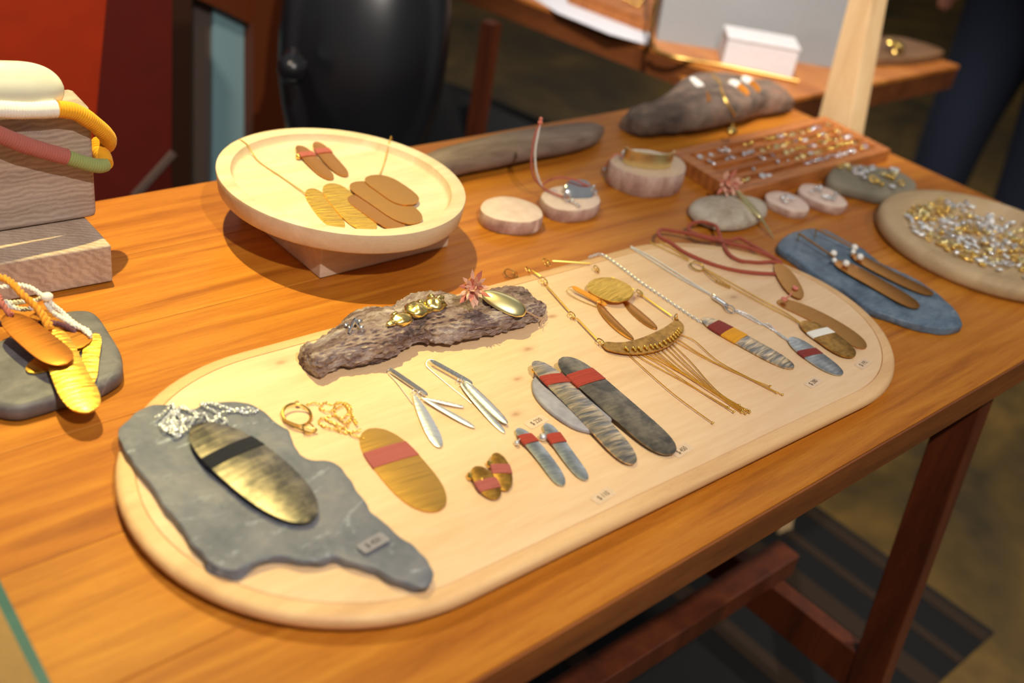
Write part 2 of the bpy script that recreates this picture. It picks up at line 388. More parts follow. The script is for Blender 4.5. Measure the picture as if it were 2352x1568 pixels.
M['slate_edge']=rocky('dark_slate_edge',[(40,44,52),(62,68,78),(84,90,98)],60,.6,.6)
M['bluesl']=rocky('blue_slate',[(66,82,100),(92,112,132),(120,136,150)],28,.45,.6,.0012,(1,1.6,1),streak=(138,150,160))
M['stone_l']=rocky('dark_pebble',[(84,82,86),(104,102,104),(126,120,118)],24,.5,.4,.001,(1,1.6,1),streak=(140,136,134))
M['stone_g']=rocky('olive_grey_stone',[(112,106,90),(132,124,106),(148,138,118)],30,.75,.3)
M['pebble']=rocky('cream_pebble',[(150,132,110),(180,166,146),(204,194,176)],40,.6,.25)
M['lav']=rocky('lavender_pebble',[(140,136,146),(158,154,162),(172,168,174)],70,.5,.15)
M['bark']=rocky('pine_bark',[(58,40,38),(120,88,82),(168,146,138),(206,190,178)],70,.9,1.0,.006,(.35,1,1))
M['branch']=rocky('grey_driftwood_branch',[(98,80,68),(130,110,96),(152,134,118)],26,.85,.6,.0015,(.25,1.4,1.4))
M['drift']=rocky('weathered_driftwood',[(62,54,48),(100,88,78),(132,114,98),(160,116,94)],16,.85,.8,.002,(.5,1,1))
M['barkring']=rocky('thin_branch_bark',[(156,116,102),(190,154,138),(216,192,178)],40,.8,.5,.001,(1,1,.5))
def metal(name,col,rough=.3,bump=.3,us=14,vs=700,dist=.0002,spots=None,hammer=0,dark=None,soft=60):
    q=NT(name); tc=q.n('ShaderNodeUVMap'); mp=q.n('ShaderNodeMapping'); mp.inputs['Scale'].default_value=(vs,us,1); q.l(tc.outputs[0],mp.inputs[0])
    n=q.noise(mp.outputs[0],1,4,.6,.4); c=s2l(col)
    k=n
    if hammer:
        mp2=q.n('ShaderNodeMapping'); mp2.inputs['Scale'].default_value=(hammer,hammer*.18,1); q.l(tc.outputs[0],mp2.inputs[0]); h=q.noise(mp2.outputs[0],1,3,.5,.6)
        k2=q.n('ShaderNodeMath',operation='MULTIPLY_ADD'); q.l(h,k2.inputs[0]); k2.inputs[1].default_value=5; q.l(n,k2.inputs[2]); k=k2.outputs[0]
    col_=c
    if dark:
        o_=q.noise(q.coord((1,1,1)),soft,5,.6); o_=h if hammer else o_; col_=q.mix(q.ramp(o_,[(.38,(0,0,0,1)),(.62,(1,1,1,1))]),c,s2l(dark))
    q.bump(k,bump,dist)
    rg=q.ramp(n,[(.3,(rough*.8,)*3+(1,)),(.7,(rough*1.25,)*3+(1,))])
    return q.done(col_,rg,1)
M['brass']=metal('brushed_brass',(214,164,84),.36,.35)
M['brass_d']=metal('dull_brass',(206,150,80),.42,.25)
M['brass_h']=metal('hammered_gold',(255,204,92),.36,.6,14,400,.0003,hammer=330)
M['brass_g']=metal('dark_grained_brass',(212,160,78),.36,.4,60,500,dark=(168,122,58),soft=140)
M['brass_shaded']=metal('shaded_brass',(176,112,52),.45,.3)  # brass tilted away from the light, the darkening put into its colour
M['copper']=metal('warm_bronze',(206,140,66),.34,.35)
M['silver']=metal('brushed_silver',(226,228,230),.34,.9,20,500,.0004)
M['silver_h']=metal('bark_textured_silver',(240,212,170),.32,.5,40,420,.0002,hammer=260,dark=(158,152,146),soft=130)
M['silver_d']=metal('oxidised_silver',(172,158,136),.36,.35,30,400,dark=(112,106,98),soft=60)
M['silver_b']=metal('bluish_silver',(200,204,204),.32,.35,30,500,dark=(160,164,166),soft=60)
def plain(name,col,rough=.3,metal_=0,bump=0,bs=300,coat=0,spec=None,sheen=0):
    q=NT(name); v=q.coord(); n=q.noise(v,bs,4)
    c=q.mix(n,s2l(tuple(x*.88 for x in col)),s2l(tuple(min(255,x*1.08) for x in col)))
    if bump: q.bump(n,bump,.0005)
    if sheen: q.p.inputs['Sheen Weight'].default_value=sheen
    return q.done(c,rough,metal_,coat,spec)
M['slatelab']=plain('label_on_slate',(142,136,140),.4)
M['gold']=plain('polished_gold',(255,204,110),.20,1,.1,60)
M['goldchain']=plain('gold_chain_metal',(255,204,104),.38,.9)
M['goldwire']=plain('gold_wire',(250,186,80),.34,1)
M['silverchain']=plain('silver_chain_metal',(252,252,254),.40,.85)
M['silverpol']=plain('polished_silver',(246,246,248),.14,1,.15,50)
M['puffgold']=plain('satin_gold',(255,228,168),.32,1,.15,40)
M['creamgold']=plain('pale_satin_gold',(255,244,215),.34,.35,.2,30)
for k,c in dict(red=(176,64,44),darkred=(140,46,36),yellow=(232,164,24),pink=(180,96,84),mauve=(176,100,88),white=(240,234,224),black=(30,30,34),rust=(168,80,58),purple=(104,62,72),yellowcord=(226,150,40),green=(150,160,96),salmon=(216,128,110)).items():
    M[k]=plain('thread_'+k,c,.75,0,.6,1800,spec=.25,sheen=.15)
M['petal']=plain('dried_petal',(226,176,150),.7,0,.2,400)
M['petal_d']=plain('dried_petal_rose',(200,120,100),.7,0,.2,400)
M['stem']=plain('dry_stem',(196,160,130),.7)
M['pearl']=plain('pearl',(246,240,228),.25,0,0,200,.4)
M['paper']=plain('translucent_label',(226,194,158),.35,0,0,300,.3)
M['ink']=plain('label_ink',(62,46,36),.7)
M['inkd']=plain('label_ink_dark',(40,38,38),.7)
M['redwall']=plain('red_painted_panel',(172,46,4),.55,0,.05,20)
M['redwall_shaded']=plain('shaded_red_panel',(104,24,10),.6,0,.05,20)  # same red as the bright panel, its shade put into the colour
M['frame']=plain('brown_frame_wood',(108,50,18),.5)
M['framed']=plain('dark_brown_frame',(64,34,16),.6)
M['taupe']=plain('taupe_strip',(110,92,84),.6)
M['pane']=plain('frosted_pane',(150,190,200),.35)
M['blackpl']=plain('black_chair_shell',(22,24,30),.28,0,.05,20,.3)
M['blackfab']=plain('black_seat_fabric',(18,18,20),.9,0,.4,900)
M['whitebox']=plain('white_card_box',(232,228,228),.5)
M['whitepaper']=plain('white_paper',(226,224,228),.6)
M['mirror']=plain('pale_mirror_back',(150,150,150),.45)
M['brassrim']=plain('brass_rim',(200,160,90),.3,1)
M['denim']=plain('dark_navy_denim',(24,32,52),.85,0,.5,1200)
M['skin']=plain('skin',(150,92,66),.5,0,.1,200)
M['shirt']=plain('black_knit_shirt',(22,24,28),.85,0,.3,900)
M['hair']=plain('dark_hair',(26,20,16),.6,0,.6,300)
M['shoe']=plain('dark_shoe',(24,22,22),.5)
M['rug']=plain('black_woven_rug',(14,13,15),.95,0,.6,900)
M['rugs']=plain('brown_rug_stripe',(50,35,22),.95,0,.6,900)
M['glassedge']=plain('green_glass_edge',(66,104,92),.15,0,0,50,.4)
M['ochre']=plain('ochre_counter_wood',(150,112,56),.6)
q=NT('polished_concrete_floor'); v=q.coord(); a=q.noise(v,2.2,6,.6,.8); b=q.noise(v,14,5,.6)
c=q.ramp(a,[(.36,s2l((46,40,22))),(.5,s2l((92,70,26))),(.66,s2l((140,106,40)))]); c=q.mix(.25,c,q.ramp(b,[(.3,s2l((60,48,22))),(.7,s2l((124,96,44)))])); M['floor']=q.done(c,.45)
M['wall']=plain('dark_back_wall',(46,40,36),.8)
# ================================================================ SETTING
def struct(n,mb,mat,sm=30): 
    o=build(n,mb,mat,smooth=sm); o['kind']='structure'; return o
struct('floor',MB().box((-4,-4,-.05),(9,9,0)),M['floor'])
struct('wall_back',MB().box((-4,6.6,0),(9,6.75,2.8)),M['wall'])
struct('wall_right',MB().box((7.6,-4,0),(7.75,6.6,2.8)),M['wall'])
Z=lambda p,z: Vector((p.x,p.y,z))
def down(a,b,z=0): return b+(b-a)*((z-b.z)/(b.z-a.z))
# red partition panels
y=1.25; a=TA(252,-80,1,y); b=down(a,TA(212,360,1,y)); l=Vector((-1.3,y,a.z)); l2=Vector((-1.3,y,0))
p=build('red_partition_panel',MB().prism([l2,b,a,l],(0,.03,0)),M['redwall']); tag(p,'bright orange red partition panel standing behind the stacked wooden blocks','panel')
y=1.42; a=TA(396,-80,1,y); b=down(a,TA(394,380,1,y)); l=Vector((.1,y,a.z)); l2=Vector((.1,y,0))
p=build('red_side_panel',MB().prism([l2,b,a,l],(0,.03,0)),M['redwall_shaded']); tag(p,'darker red panel in shade between the bright red panel and the framed door','panel')
y=1.415; pts=[TA(*q,1,y) for q in ((392,344),(402,352),(318,446),(300,446))]
p=build('metal_strip',MB().prism(pts,(0,-.006,0)),M['taupe']); tag(p,'thin grey diagonal metal strip across the foot of the dark red panel','strip')
# framed door
y=1.5; dr=thing('framed_glass_door',(TA(520,200,1,y).x,y,0),'brown wooden door frame with a pale frosted pane behind the round tray','door')
def pol(px,y,off,mat,name,par,dn=False):
    P=[TA(*q,1,y) for q in px]
    return build(name,MB().prism(P,(0,off,0)),mat,par)
pol([(396,-60),(440,-60),(440,900),(396,900)],y,.04,M['framed'],'stile',dr)
pol([(446,-60),(489,-60),(486,900),(446,900)],y+.03,.02,M['taupe'],'edge_strip',dr)
pol([(490,12),(583,60),(577,900),(484,900)],y+.02,.008,M['pane'],'pane',dr)
pol([(446,-60),(583,-60),(583,60),(500,18),(446,-6)],y,.035,M['frame'],'rail',dr)
pol([(583,-60),(652,-60),(662,900),(577,900)],y-.01,.045,M['frame'],'stile',dr)
# ---------------------------------------------------------------- rear table
P0,P1,P2=T(1815,228),T(1211,0),T(2205,150); P1=P0+(P1-P0)*1.7; P3=P1+P2-P0; th=.042
rt=thing('rear_display_table',Z((P0+P3)/2,0),'second brown display table behind, carrying the white box and leaning mirror','table')
top=[P0,P2,P3,P1]; top=[q-Vector((0,0,.004)) for q in top]
def ins(Q,d):
    c=sum(Q,Vector())/len(Q); return [q+(c-q).normalized()*d for q in Q]
build('tabletop',MB().prism([q+Vector((0,0,-.004)) for q in top],(0,0,.008)),M['bgtable'],rt,bevel=.001)
build('table_edge',MB().prism([q-Vector((0,0,th)) for q in ins(top,.001)],(0,0,th-.004)),M['bgedge'],rt)
dx=(P2-P0).normalized(); dy=(P1-P0).normalized()
for c in (T(1146,62,-.045),T(2000,214,-.045),P1+dx*.05-dy*.05,P2-dx*.12+dy*.08):
    c=Z(c,0)+dy*.03; q=[c-dy*.012,c+dx*.026-dy*.012,c+dx*.026+dy*.012,c+dy*.012]
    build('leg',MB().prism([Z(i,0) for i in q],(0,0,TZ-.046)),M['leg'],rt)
pp=build('paper_sheet',MB().prism([T(*q,.0005) for q in ((1200,-20),(1310,-30),(1375,35),(1492,78),(1486,103),(1400,79),(1280,30))],(0,0,.001)),M['whitepaper'],smooth=0); tag(pp,'strip of white paper lying along the front edge of the rear table','paper')
bx=thing('earring_tray',T(1400,0,.002),'brown wooden tray with gold pieces at the top edge, on white paper of rear table','tray')
build('base',MB().prism([T(*q,.002) for q in ((1303,6),(1481,74),(1500,20),(1502,-90),(1300,-90))],(0,0,.016)),M['tray'],bx,bevel=.001)
bt=[T(*q,.019) for q in ((1330,-8),(1474,46),(1488,8),(1490,-80),(1330,-80))]
build('inner_ledge',MB().prism(bt,(0,0,.004)),M['tray'],bx)
for i,(x,yy) in enumerate([(1452,6),(1466,12),(1440,-2),(1474,2)]):
    g=build('gold_nugget',MB().ball(T(x,yy,.027),.005,8,6,(1.2,.8,.7)),M['gold']); tag(g,'tiny gold nugget in the rear wooden tray, '+['left most','second from the left','nearest the mirror','nearest the top edge'][[1,2,0,3][i]],'jewellery','gold nuggets in the rear tray')
# leaning mirror
mr=thing('leaning_mirror',T(1650,118),'pale grey mirror panel leaning upright behind the white box on the rear table','mirror')
B0,B1=T(1508,92),T(1925,158); bk=Vector((.08,.10,0)); up=Vector((0,0,.5))
build('panel',MB().prism([B0,B1,B1+up+bk,B0+up+bk],(.006,.008,0)),M['mirror'],mr,smooth=0)
R0,R1=T(1516,120,.003),T(1660,150,.003); rim=[R1+(R1-R0)*1.2,R1,T(1560,133,.003),R0,T(1502,108,.008),T(1497,92,.02),T(1499,60,.05)+bk*.02,T(1499,60,.05)+Vector((0,0,.4))+bk]
build('brass_rim',MB().tube(cr_spline(rim,5),.0032,8),M['brassrim'],mr)
# white box
wa,wb=T(1656,152),T(1818,181); dw=(wb-wa).normalized(); dd=Vector((-dw.y,dw.x,0)); dd=dd if dd.dot(Vector((1,1,0)))>0 else -dd
wx=thing('white_box',Z((wa+wb)/2,TZ),'small white card box standing in front of the leaning mirror','box')
build('carton',MB().prism([wa,wb,wb+dd*.07,wa+dd*.07],(0,0,.046)),M['whitebox'],wx,bevel=.0012)
build('lid',MB().prism([wa-dw*.0015-dd*.0015+Vector((0,0,.0465)),wb+dw*.0015-dd*.0015+Vector((0,0,.0465)),wb+dw*.0015+dd*.0715+Vector((0,0,.0465)),wa-dw*.0015+dd*.0715+Vector((0,0,.0465))],(0,0,.004)),M['whitebox'],wx,bevel=.001)
# board with gold right of the post
bw=slab([(p.x,p.y) for p in (T(*q,.012) for q in ((1985,100),(2030,86),(2090,92),(2168,118),(2130,132),(2040,138),(1985,130)))],TZ+.0005,TZ+.014,.002,3,0,0,3)
tag(build('wooden_display_board',bw,M['bowl']),'dark wooden board with gold cuff at the right end of the rear table','board')
g=Petal(T(2032,93,.030),T(2078,112,.022),None,None,2.4,.0015,.008,wd=.022); tag(build('gold_cuff',g.mesh(),M['gold']),'shiny curved gold cuff on the dark board beside the upright post','jewellery')
g=MB(); g.torus(T(2062,118,.018),.012,.003,Matrix.Rotation(.6,3,'X'),18,6); tag(build('gold_ring_band',g,M['gold']),'round gold ring lying below the gold cuff on the dark board','ring')
# upright post
X=1.47; f=[TA(1876,282,0,X),TA(1951,290,0,X),TA(2014,-70,0,X),TA(1966,-70,0,X)]
f[0]=down(f[3],f[0]); f[1]=down(f[2],f[1])
sd=Vector((.035,-.006,0)); mbp=MB().prism([f[0],f[1],f[2],f[3]],sd)
tag(build('upright_post',mbp,M['post'],bevel=.0015),'pale squared wooden post rising behind the right corner of the front table','post')
# ---------------------------------------------------------------- black chair
cy=math.atan2(.72,.62)
c0=CAM+ray(838,95)*1.62; ch=thing('black_chair',(c0.x,c0.y,0),'black moulded chair with round shell backrest behind the table','chair')
vd=Vector((ray(838,95).x,ray(838,95).y,0)).normalized(); sd=Vector((vd.y,-vd.x,0)); upv=(Vector((0,0,1))+vd*.28).normalized()
Mx=Matrix((sd,vd,upv)).transposed()
shell=MB(); vs=[]; fs=[]; nr,na=14,44
for side in (0,1):
    for i in range(nr+1):
        rr=i/nr
        for k in range(na):
            t=2*math.pi*k/na; x=.128*rr*math.copysign(abs(math.cos(t))**.9,math.cos(t)); z=.235*rr*math.copysign(abs(math.sin(t))**.9,math.sin(t))
            lip=.012*math.exp(-((rr-.9)/.06)**2); yv=-.05*(1-rr**2.4)-lip if side==0 else .012
            vs.append(c0+Mx@Vector((x,yv,z)))
N=(nr+1)*na
for i in range(nr):
    for k in range(na):
        a=i*na+k; b=i*na+(k+1)%na; fs.append((a,a+na,b+na,b)); fs.append((N+a,N+b,N+b+na,N+a+na))
for k in range(na): fs.append((nr*na+k,N+nr*na+k,N+nr*na+(k+1)%na,nr*na+(k+1)%na))
shell.add(vs,[q[::-1] for q in fs]); build('backrest_shell',shell,M['blackpl'],ch,60)
kb=CAM+ray(672,158)*1.5; mk=MB().ball(kb,.022,14,10,(1,1,1)); mk.tube([kb,kb+Vector((.03,.05,0))],.012,12); mk.torus(kb-vd*.012,.013,.004,Mx@Matrix.Rotation(R_(90),3,'X'),16,6)
build('adjusting_knob',mk,M['blackpl'],ch)
st=[T(*q,-.28) for q in ((930,150),(1010,178),(1110,212),(1240,268),(1330,305),(1290,420),(1100,450),(930,400))]
build('seat',slab([(q.x,q.y) for q in st],TZ-.33,TZ-.28,.012,4,0,0,3),M['blackfab'],ch)
sc_=sum(st,Vector())/len(st)
build('support_bar',MB().tube([c0-upv*.2+vd*.01,Z(c0,.48)+vd*.02,Z(sc_,.43)],.014,10),M['blackpl'],ch)
build('gas_column',MB().tube([Z(sc_,.06),Z(sc_,.42)],.025,14),M['blackpl'],ch)
for k in range(5):
    a=k*2*math.pi/5; e_=Z(sc_,.03)+Vector((math.cos(a)*.28,math.sin(a)*.28,0)); build('leg',MB().tube([Z(sc_,.08),e_],[.022,.014],8).ball(e_,.028,8,6),M['blackpl'],ch)
# ---------------------------------------------------------------- front table
Y0,Y1,X1=.2812,.9442,1.4225
tb=thing('display_table',(.46,.613,0),'honey brown wooden display table carrying all the jewellery','table')
ys=[.2835,.392,.501,.612,.722,.833,Y1]
for i in range(6): build('plank',MB().box((-.5,ys[i]+.00015,TZ-.030),(X1,ys[i+1]-.00015,TZ)),M['table'][[0,2,1,3,0,1][i]],tb,bevel=.0009)
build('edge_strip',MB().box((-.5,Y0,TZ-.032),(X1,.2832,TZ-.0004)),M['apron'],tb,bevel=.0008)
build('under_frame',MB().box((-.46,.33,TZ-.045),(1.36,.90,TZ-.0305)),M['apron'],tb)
def tleg(x,ya,yb,sp):
    P=[Vector((x,ya,TZ-.046)),Vector((x,yb,TZ-.046)),Vector((x,yb+sp,0)),Vector((x,ya+sp,0))]
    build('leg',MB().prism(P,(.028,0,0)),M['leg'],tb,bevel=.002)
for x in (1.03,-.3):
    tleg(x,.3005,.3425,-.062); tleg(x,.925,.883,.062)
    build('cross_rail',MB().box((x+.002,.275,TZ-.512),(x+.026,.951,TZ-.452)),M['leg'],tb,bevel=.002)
e_=TA(1797,1297,0,1.075); build('stretcher',MB().box((-.36,e_.y-.018,TZ-.4518),(1.075,e_.y+.018,TZ-.4518+.036)),M['leg'],tb,bevel=.002)
# rug under the table
rg=thing('striped_rug',(1.1,.7,0),'black woven rug with brown stripes on the floor under the table','rug')
build('pile',MB().box((-.2,.287,.0005),(1.605,1.6,.006)),M['rug'],rg)
for x,wd in ((1.578,.014),(1.49,.010),(1.40,.022),(1.2,.02),(.95,.02),(.7,.03)): build('stripe',MB().box((x-wd,.288,.0062),(x+wd,1.6,.0075)),M['rugs'],rg)
# glass topped counter, lower left
gc=thing('glass_counter',(-.1,.25,0),'glass edged ochre counter cutting the lower left corner of the photo','counter')
build('glass_top',MB().prism([Vector((-.4,-.1,TZ+.001)),Vector((.1085,-.1,TZ+.001)),Vector((.1215,.40,TZ+.001)),Vector((.1285,.56,TZ+.001)),Vector((-.4,.56,TZ+.001))],(0,0,.0025)),M['glassedge'],gc)
build('wooden_top',MB().prism([Vector((-.4,-.1,TZ+.0035)),Vector((.1005,-.1,TZ+.0035)),Vector((.1155,.40,TZ+.0035)),Vector((.1215,.56,TZ+.0035)),Vector((-.4,.56,TZ+.0035))],(0,0,.001)),M['ochre'],gc)
build('cabinet',MB().box((-.4,-.1,0),(.095,.26,TZ+.0008)),M['ochre'],gc)
# ================================================================ OVAL BOARD
BH=.0159; bc=Vector((.57359,.47321,0)); ba=-.02311
def stad(inset,n=40,L=.7434,W=.3027):
    r=W/2-inset; h=(L-W)/2; out=[]
    for s_ in (1,-1):
        for k in range(n+1):
            a=-math.pi/2+math.pi*k/n; out.append(Vector((s_*(h+r*math.cos(a)),s_*r*math.sin(a),0)))
    Rm=Matrix.Rotation(ba,3,'Z'); return [Rm@q+bc for q in out]
def rows_mesh(rows,cap=None):
    mb=MB(); vs=[]; n=len(rows[0]); fs=[]
    for r in rows: vs+=r
    for r in range(len(rows)-1):
        for i in range(n): j=(i+1)%n; fs.append((r*n+i,r*n+j,(r+1)*n+j,(r+1)*n+i))
    if cap: fs.append(tuple((len(rows)-1)*n+i for i in range(n)))
    fs.append(tuple(range(n))[::-1]) if cap!='open' else None
    return mb.add(vs,fs)
bo=thing('oval_display_board',(bc.x,bc.y,TZ),'long pale maple board with round ends, covered with pendants and earrings','board')
lv=lambda i,z: [Vector((q.x,q.y,TZ+z)) for q in stad(i)]
build('board_rim',rows_mesh([lv(.013,.0003),lv(.0062,.0003),lv(.0045,.0025),lv(.0015,.0065),lv(0,.0095),lv(.0006,.0125),(lv(.0022,.0148)),lv(.005,BH-.0003),lv(.0128,BH),lv(.0131,BH-.0015)],'open'),M['board_edge'],bo,50)
build('board_panel',rows_mesh([lv(.0134,.001),lv(.0134,BH-.0008),lv(.0138,BH),lv(.03,BH)],True),finish_board(Vector((bc.x,bc.y,TZ))),bo,50)
H=BH+.0002
# ---- price labels
def label(x,y,txt,h,lab,rot=.05,ink='ink',w=.021,hh=.0095):
    p=T(x,y,h); t=thing('price_label',p,lab,'label')
    Rm=Matrix.Rotation(rot,3,'Z'); q=[p+Rm@Vector((a*w/2,b*hh/2,0)) for a,b in ((-1,-.8),(-.85,-1),(.85,-1),(1,-.8),(1,.8),(.85,1),(-.85,1),(-1,.8))]
    build('sticker',MB().prism(q,(0,0,.00012)),M['paper'] if ink=='ink' else M['slatelab'],t,smooth=0)
    cu=bpy.data.curves.new('t','FONT'); cu.body=txt; cu.size=.0062; cu.align_x='CENTER'; cu.align_y='CENTER'; cu.extrude=.00003
    ob=bpy.data.objects.new('t',cu); COL.objects.link(ob); bpy.context.view_layer.update()
    me=bpy.data.meshes.new_from_object(ob.evaluated_get(bpy.context.evaluated_depsgraph_get())); bpy.data.objects.remove(ob)
    me.name='price_text'; me.materials.clear(); me.materials.append(M[ink]); o=bpy.data.objects.new('price_text',me); COL.objects.link(o); o.parent=t
    o.location=(0,0,.0002); o.rotation_euler=(0,0,rot); o.scale=(.8,1,1)
label(1232,968,'$ 220',H,'small price label reading $ 220 above the small red wrapped earrings',.1)
label(1566,1034,'$ 450',H,'small price label reading $ 450 beside the tip of the dark bar earring',.1)
label(1386,1138,'$ 110',H,'small price label reading $ 110 alone near the front edge of the board',.1)
label(1868,878,'$ 280',H,'small price label reading $ 280 below the two red wrapped pendants',.1,'ink')
label(1983,835,'$ 195',H,'small price label reading $ 195 at the right end of the board',.1,'ink')
# ---- big slate with the black banded pendant
so=[(273,1000),(283,975),(310,945),(345,930),(380,928),(440,938),(480,922),(560,923),(600,940),(645,975),(668,990),(680,1030),(700,1050),(760,1060),(800,1090),(822,1130),(862,1180),(920,1230),(975,1275),(993,1305),(985,1335),(965,1342),(900,1325),(850,1300),(800,1285),(770,1275),(720,1285),(640,1275),(600,1283),(565,1300),(545,1312),(515,1308),(480,1290),(455,1260),(400,1190),(340,1105),(290,1040)]
SH=.0075
def slab_px(px,base,h,**k): return slab([(p.x,p.y) for p in (T(*q,base+h) for q in px)],TZ+base,TZ+base+h,**k)
sl=thing('slate_slab',T(620,1130,BH),'large grey ragged slate at the left end of the oval board','stone')
build('slate_body',slab_px(so,H,SH,bev=.0012,rough=.0022,top=.0005,rings=9,seed=3,smooth_n=7),M['slate'],sl,50)
ch_=[T(*q,H+SH+.0006) for q in ((283,985),(312,955),(346,940),(340,1000),(322,1060),(300,1035),(280,1005))]
label(857,1246,'$ 450',H+SH+.0022,'small dark price label reading $ 450 on the front half of the slate',.1,'inkd')
def item(name,loc,lab,cat,group=None): return thing(name,loc,lab,cat,group)
k=H+SH+.0015
pd=item('oval_pendant',T(590,1085,k),'large dark silver oval pendant with wide black thread band on the slate','pendant')
P=Petal(T(452,973,k+.005),T(716,1195,k+.003),T(640,1047,k+.004),T(518,1108,k+.004),2.5,.0012,.0015,bow=.001,wav=.00022,seed=4,nu=60,nv=17,tilt=-.02)
build('blade',P.mesh(),M['silver_d'],pd,60); build('thread_band',P.wrap(.27,.375,22),M['black'],pd)
sch=item('silver_chain',T(460,960,k),'heap of fine sparkling silver chain at the top of the large slate','chain')
path=[(362,964),(378,948),(392,930),(402,938),(385,958),(372,975),(392,990),(410,985),(380,968),(398,950),(416,962),(425,985),(440,972),(452,948),(436,945),(424,935),(408,940),(400,965),(418,990),(405,1000),(390,985),(378,972),(395,968),(430,965),(455,952),(470,950),(480,968),(470,978),(488,968),(505,958),(520,966),(505,978),(492,962),(510,948),(530,942),(552,940),(575,938),(592,944),(570,948),(545,944),(520,936),(490,928),(462,928),(478,938),(500,950),(516,972),(500,985)]
tag(build('chain_links',pile(path,k,.0024,.00034,.0006,.0015,3),M['silverchain'],sch),kind='stuff')
tag(build('chain_links',pile([(x+random.uniform(-7,7),y+random.uniform(-6,6)) for x,y in path[:26]],k+.001,.0024,.00034,.0006,.0015,5),M['silverchain'],sch),kind='stuff')
# ---- brass oval pendant with pink band
c6=crop(3.7935,780,800); g4=crop(2.7268,1011,551)
def W(a,h=.0012): return T(a[0],a[1],H+h)
bp=item('oval_pendant',W((930,1075)),'brass oval pendant with wide pink thread band, right of the slate','pendant')
P=Petal(W((848,984)),W((1006,1172)),W(c6((700,935))),W(c6((330,1085))),3.0,.0012,.0006,nu=50,nv=15,seed=2)
build('blade',P.mesh(),M['brass'],bp,60); build('thread_band',P.wrap(.24,.42,30),M['pink'],bp)
gp=[(838,1010),(812,1000),(790,985),(768,972),(748,965),(760,955),(785,960),(800,950),(795,930),(780,935),(770,950),(790,972),(808,965),(820,975),(800,940),(785,925),(765,930),(745,925),(735,938),(760,945),(775,925),(805,935),(800,975),(780,985),(765,975),(740,960),(735,975),(760,985),(800,995),(833,985)]
tag(build('chain_links',pile(gp,H,.0022,.0003,.0007,.002,8),M['goldchain'],bp),kind='stuff')
tag(build('chain_links',pile([(735,928),(720,925),(705,930),(690,935)],H+.001,.0022,.0003,.0004,.001,9),M['goldchain'],bp),kind='stuff')
g=MB(); g.torus(W((682,952),.003),.0105,.0011,Matrix.Rotation(.25,3,'X'),24,7); build('clasp_ring',g,M['gold'],bp)
g=MB(); g.tube(cr_spline([W((650,962),.003),W((672,972),.005),W((700,980),.004),W((726,985),.003),W((722,991),.002),W((700,990),.002),W((655,968),.002)],4),.0007,6); g.torus(W((708,983),.004),.004,.0006,Matrix.Rotation(.6,3,'X'),14,5); g.ball(W((682,925),.003),.0018)
build('clasp_bar',g,M['gold'],bp)
# ---- silver leaf earrings
def C6(a,b,h=.002): return W(c6((a,b)),h)
e=item('leaf_earring',C6(760,500),'silver earring with three splayed leaves below its long hook bar','earring','silver leaf earrings')
P=Petal(C6(430,172,.004),C6(770,405,.004),None,None,7,.0006,.0,wd=.0022,nu=20,nv=3); P.tilt=1.2; build('hook_bar',P.mesh(),M['silver'],e)
build('ear_wire',MB().tube(cr_spline([C6(432,175,.004),C6(425,210,.002),C6(500,300,.001),C6(640,490,.0005)],5),.00035,6),M['silverchain'],e)
for A,B,wd,t_ in (((650,400),(875,858),.0098,.35),((715,425),(1180,688),.0052,.25),((730,430),(1085,508),.0036,.2)):
    P=Petal(C6(*A,.003),C6(*B,.0015),None,None,2.6,.0006,.0008,wd=wd,taper=t_,wav=.00008,seed=A[0]); build('leaf',P.mesh(),M['silver'],e)
for a in ((655,380),(705,395)): build('jump_ring',MB().torus(C6(*a,.004),.0022,.0004,Matrix.Rotation(1.2,3,'X'),12,5),M['silverchain'],e)
e=item('leaf_earring',C6(1200,450),'silver earring with two overlapping long leaves and a wide loop of ear wire','earring','silver leaf earrings')
P=Petal(C6(790,100,.005),C6(1160,305,.005),None,None,7,.0006,0,wd=.0022,nu=20,nv=3); P.tilt=1.2; build('hook_bar',P.mesh(),M['silver'],e)
build('ear_wire',MB().tube(cr_spline([C6(820,100,.005),C6(780,98,.005),C6(755,130,.003),C6(780,175,.001),C6(950,320,.0006),C6(1150,480,.0005)],5),.00035,6),M['silverchain'],e)
P=Petal(C6(1055,300,.003),C6(1440,735,.001),None,None,2.8,.0006,.0006,wd=.0066,taper=.1,seed=3); build('leaf',P.mesh(),M['silver'],e)
P=Petal(C6(1085,280,.0045),C6(1462,655,.003),None,None,2.8,.0006,.0016,wd=.0085,seed=5,wav=.0001); build('leaf',P.mesh(),M['silver'],e)
build('jump_ring',MB().torus(C6(1045,285,.004),.0022,.0004,Matrix.Rotation(1.2,3,'X'),12,5),M['silverchain'],e)
# ---- small earrings
def small(A,B,Cc,D,mt,band,tr,back,lab,grp,n=2.6,bk='gold',h=.004,nw=9,bs=.0035):
    e=item('wrapped_earring',W(((A[0]+B[0])/2,(A[1]+B[1])/2)),lab,'earring',grp)
    P=Petal(W(A,h),W(B,.0015),W(Cc,h*.6),W(D,h*.6),n,.0008,.0006,wav=.00006,seed=A[0]); build('blade',P.mesh(),M[mt],e,60)
    build('thread_band',P.wrap(tr[0],tr[1],nw),M[band],e)
    if back:
        g=MB(); g.ball(W(back,.0025),bs,8,6,(1,1,.9)); g.tube([W(back,.003),P.P(tr[0]*2-1,-.2)],.0004,5); g.torus(W(back,.0025),bs*.8,bs*.3,Matrix.Rotation(1.1,3,'Y'),12,5); build('ear_back',g,M[bk],e)
    return e
small((1093,1070),(1140,1146),(1134,1093),(1100,1122),'brass_g','pink',(.42,.72),(1081,1094),'tiny dark brass oval earring with pink band, the front one of its pair','tiny brass oval earrings',2.4,bs=.0032,h=.006)
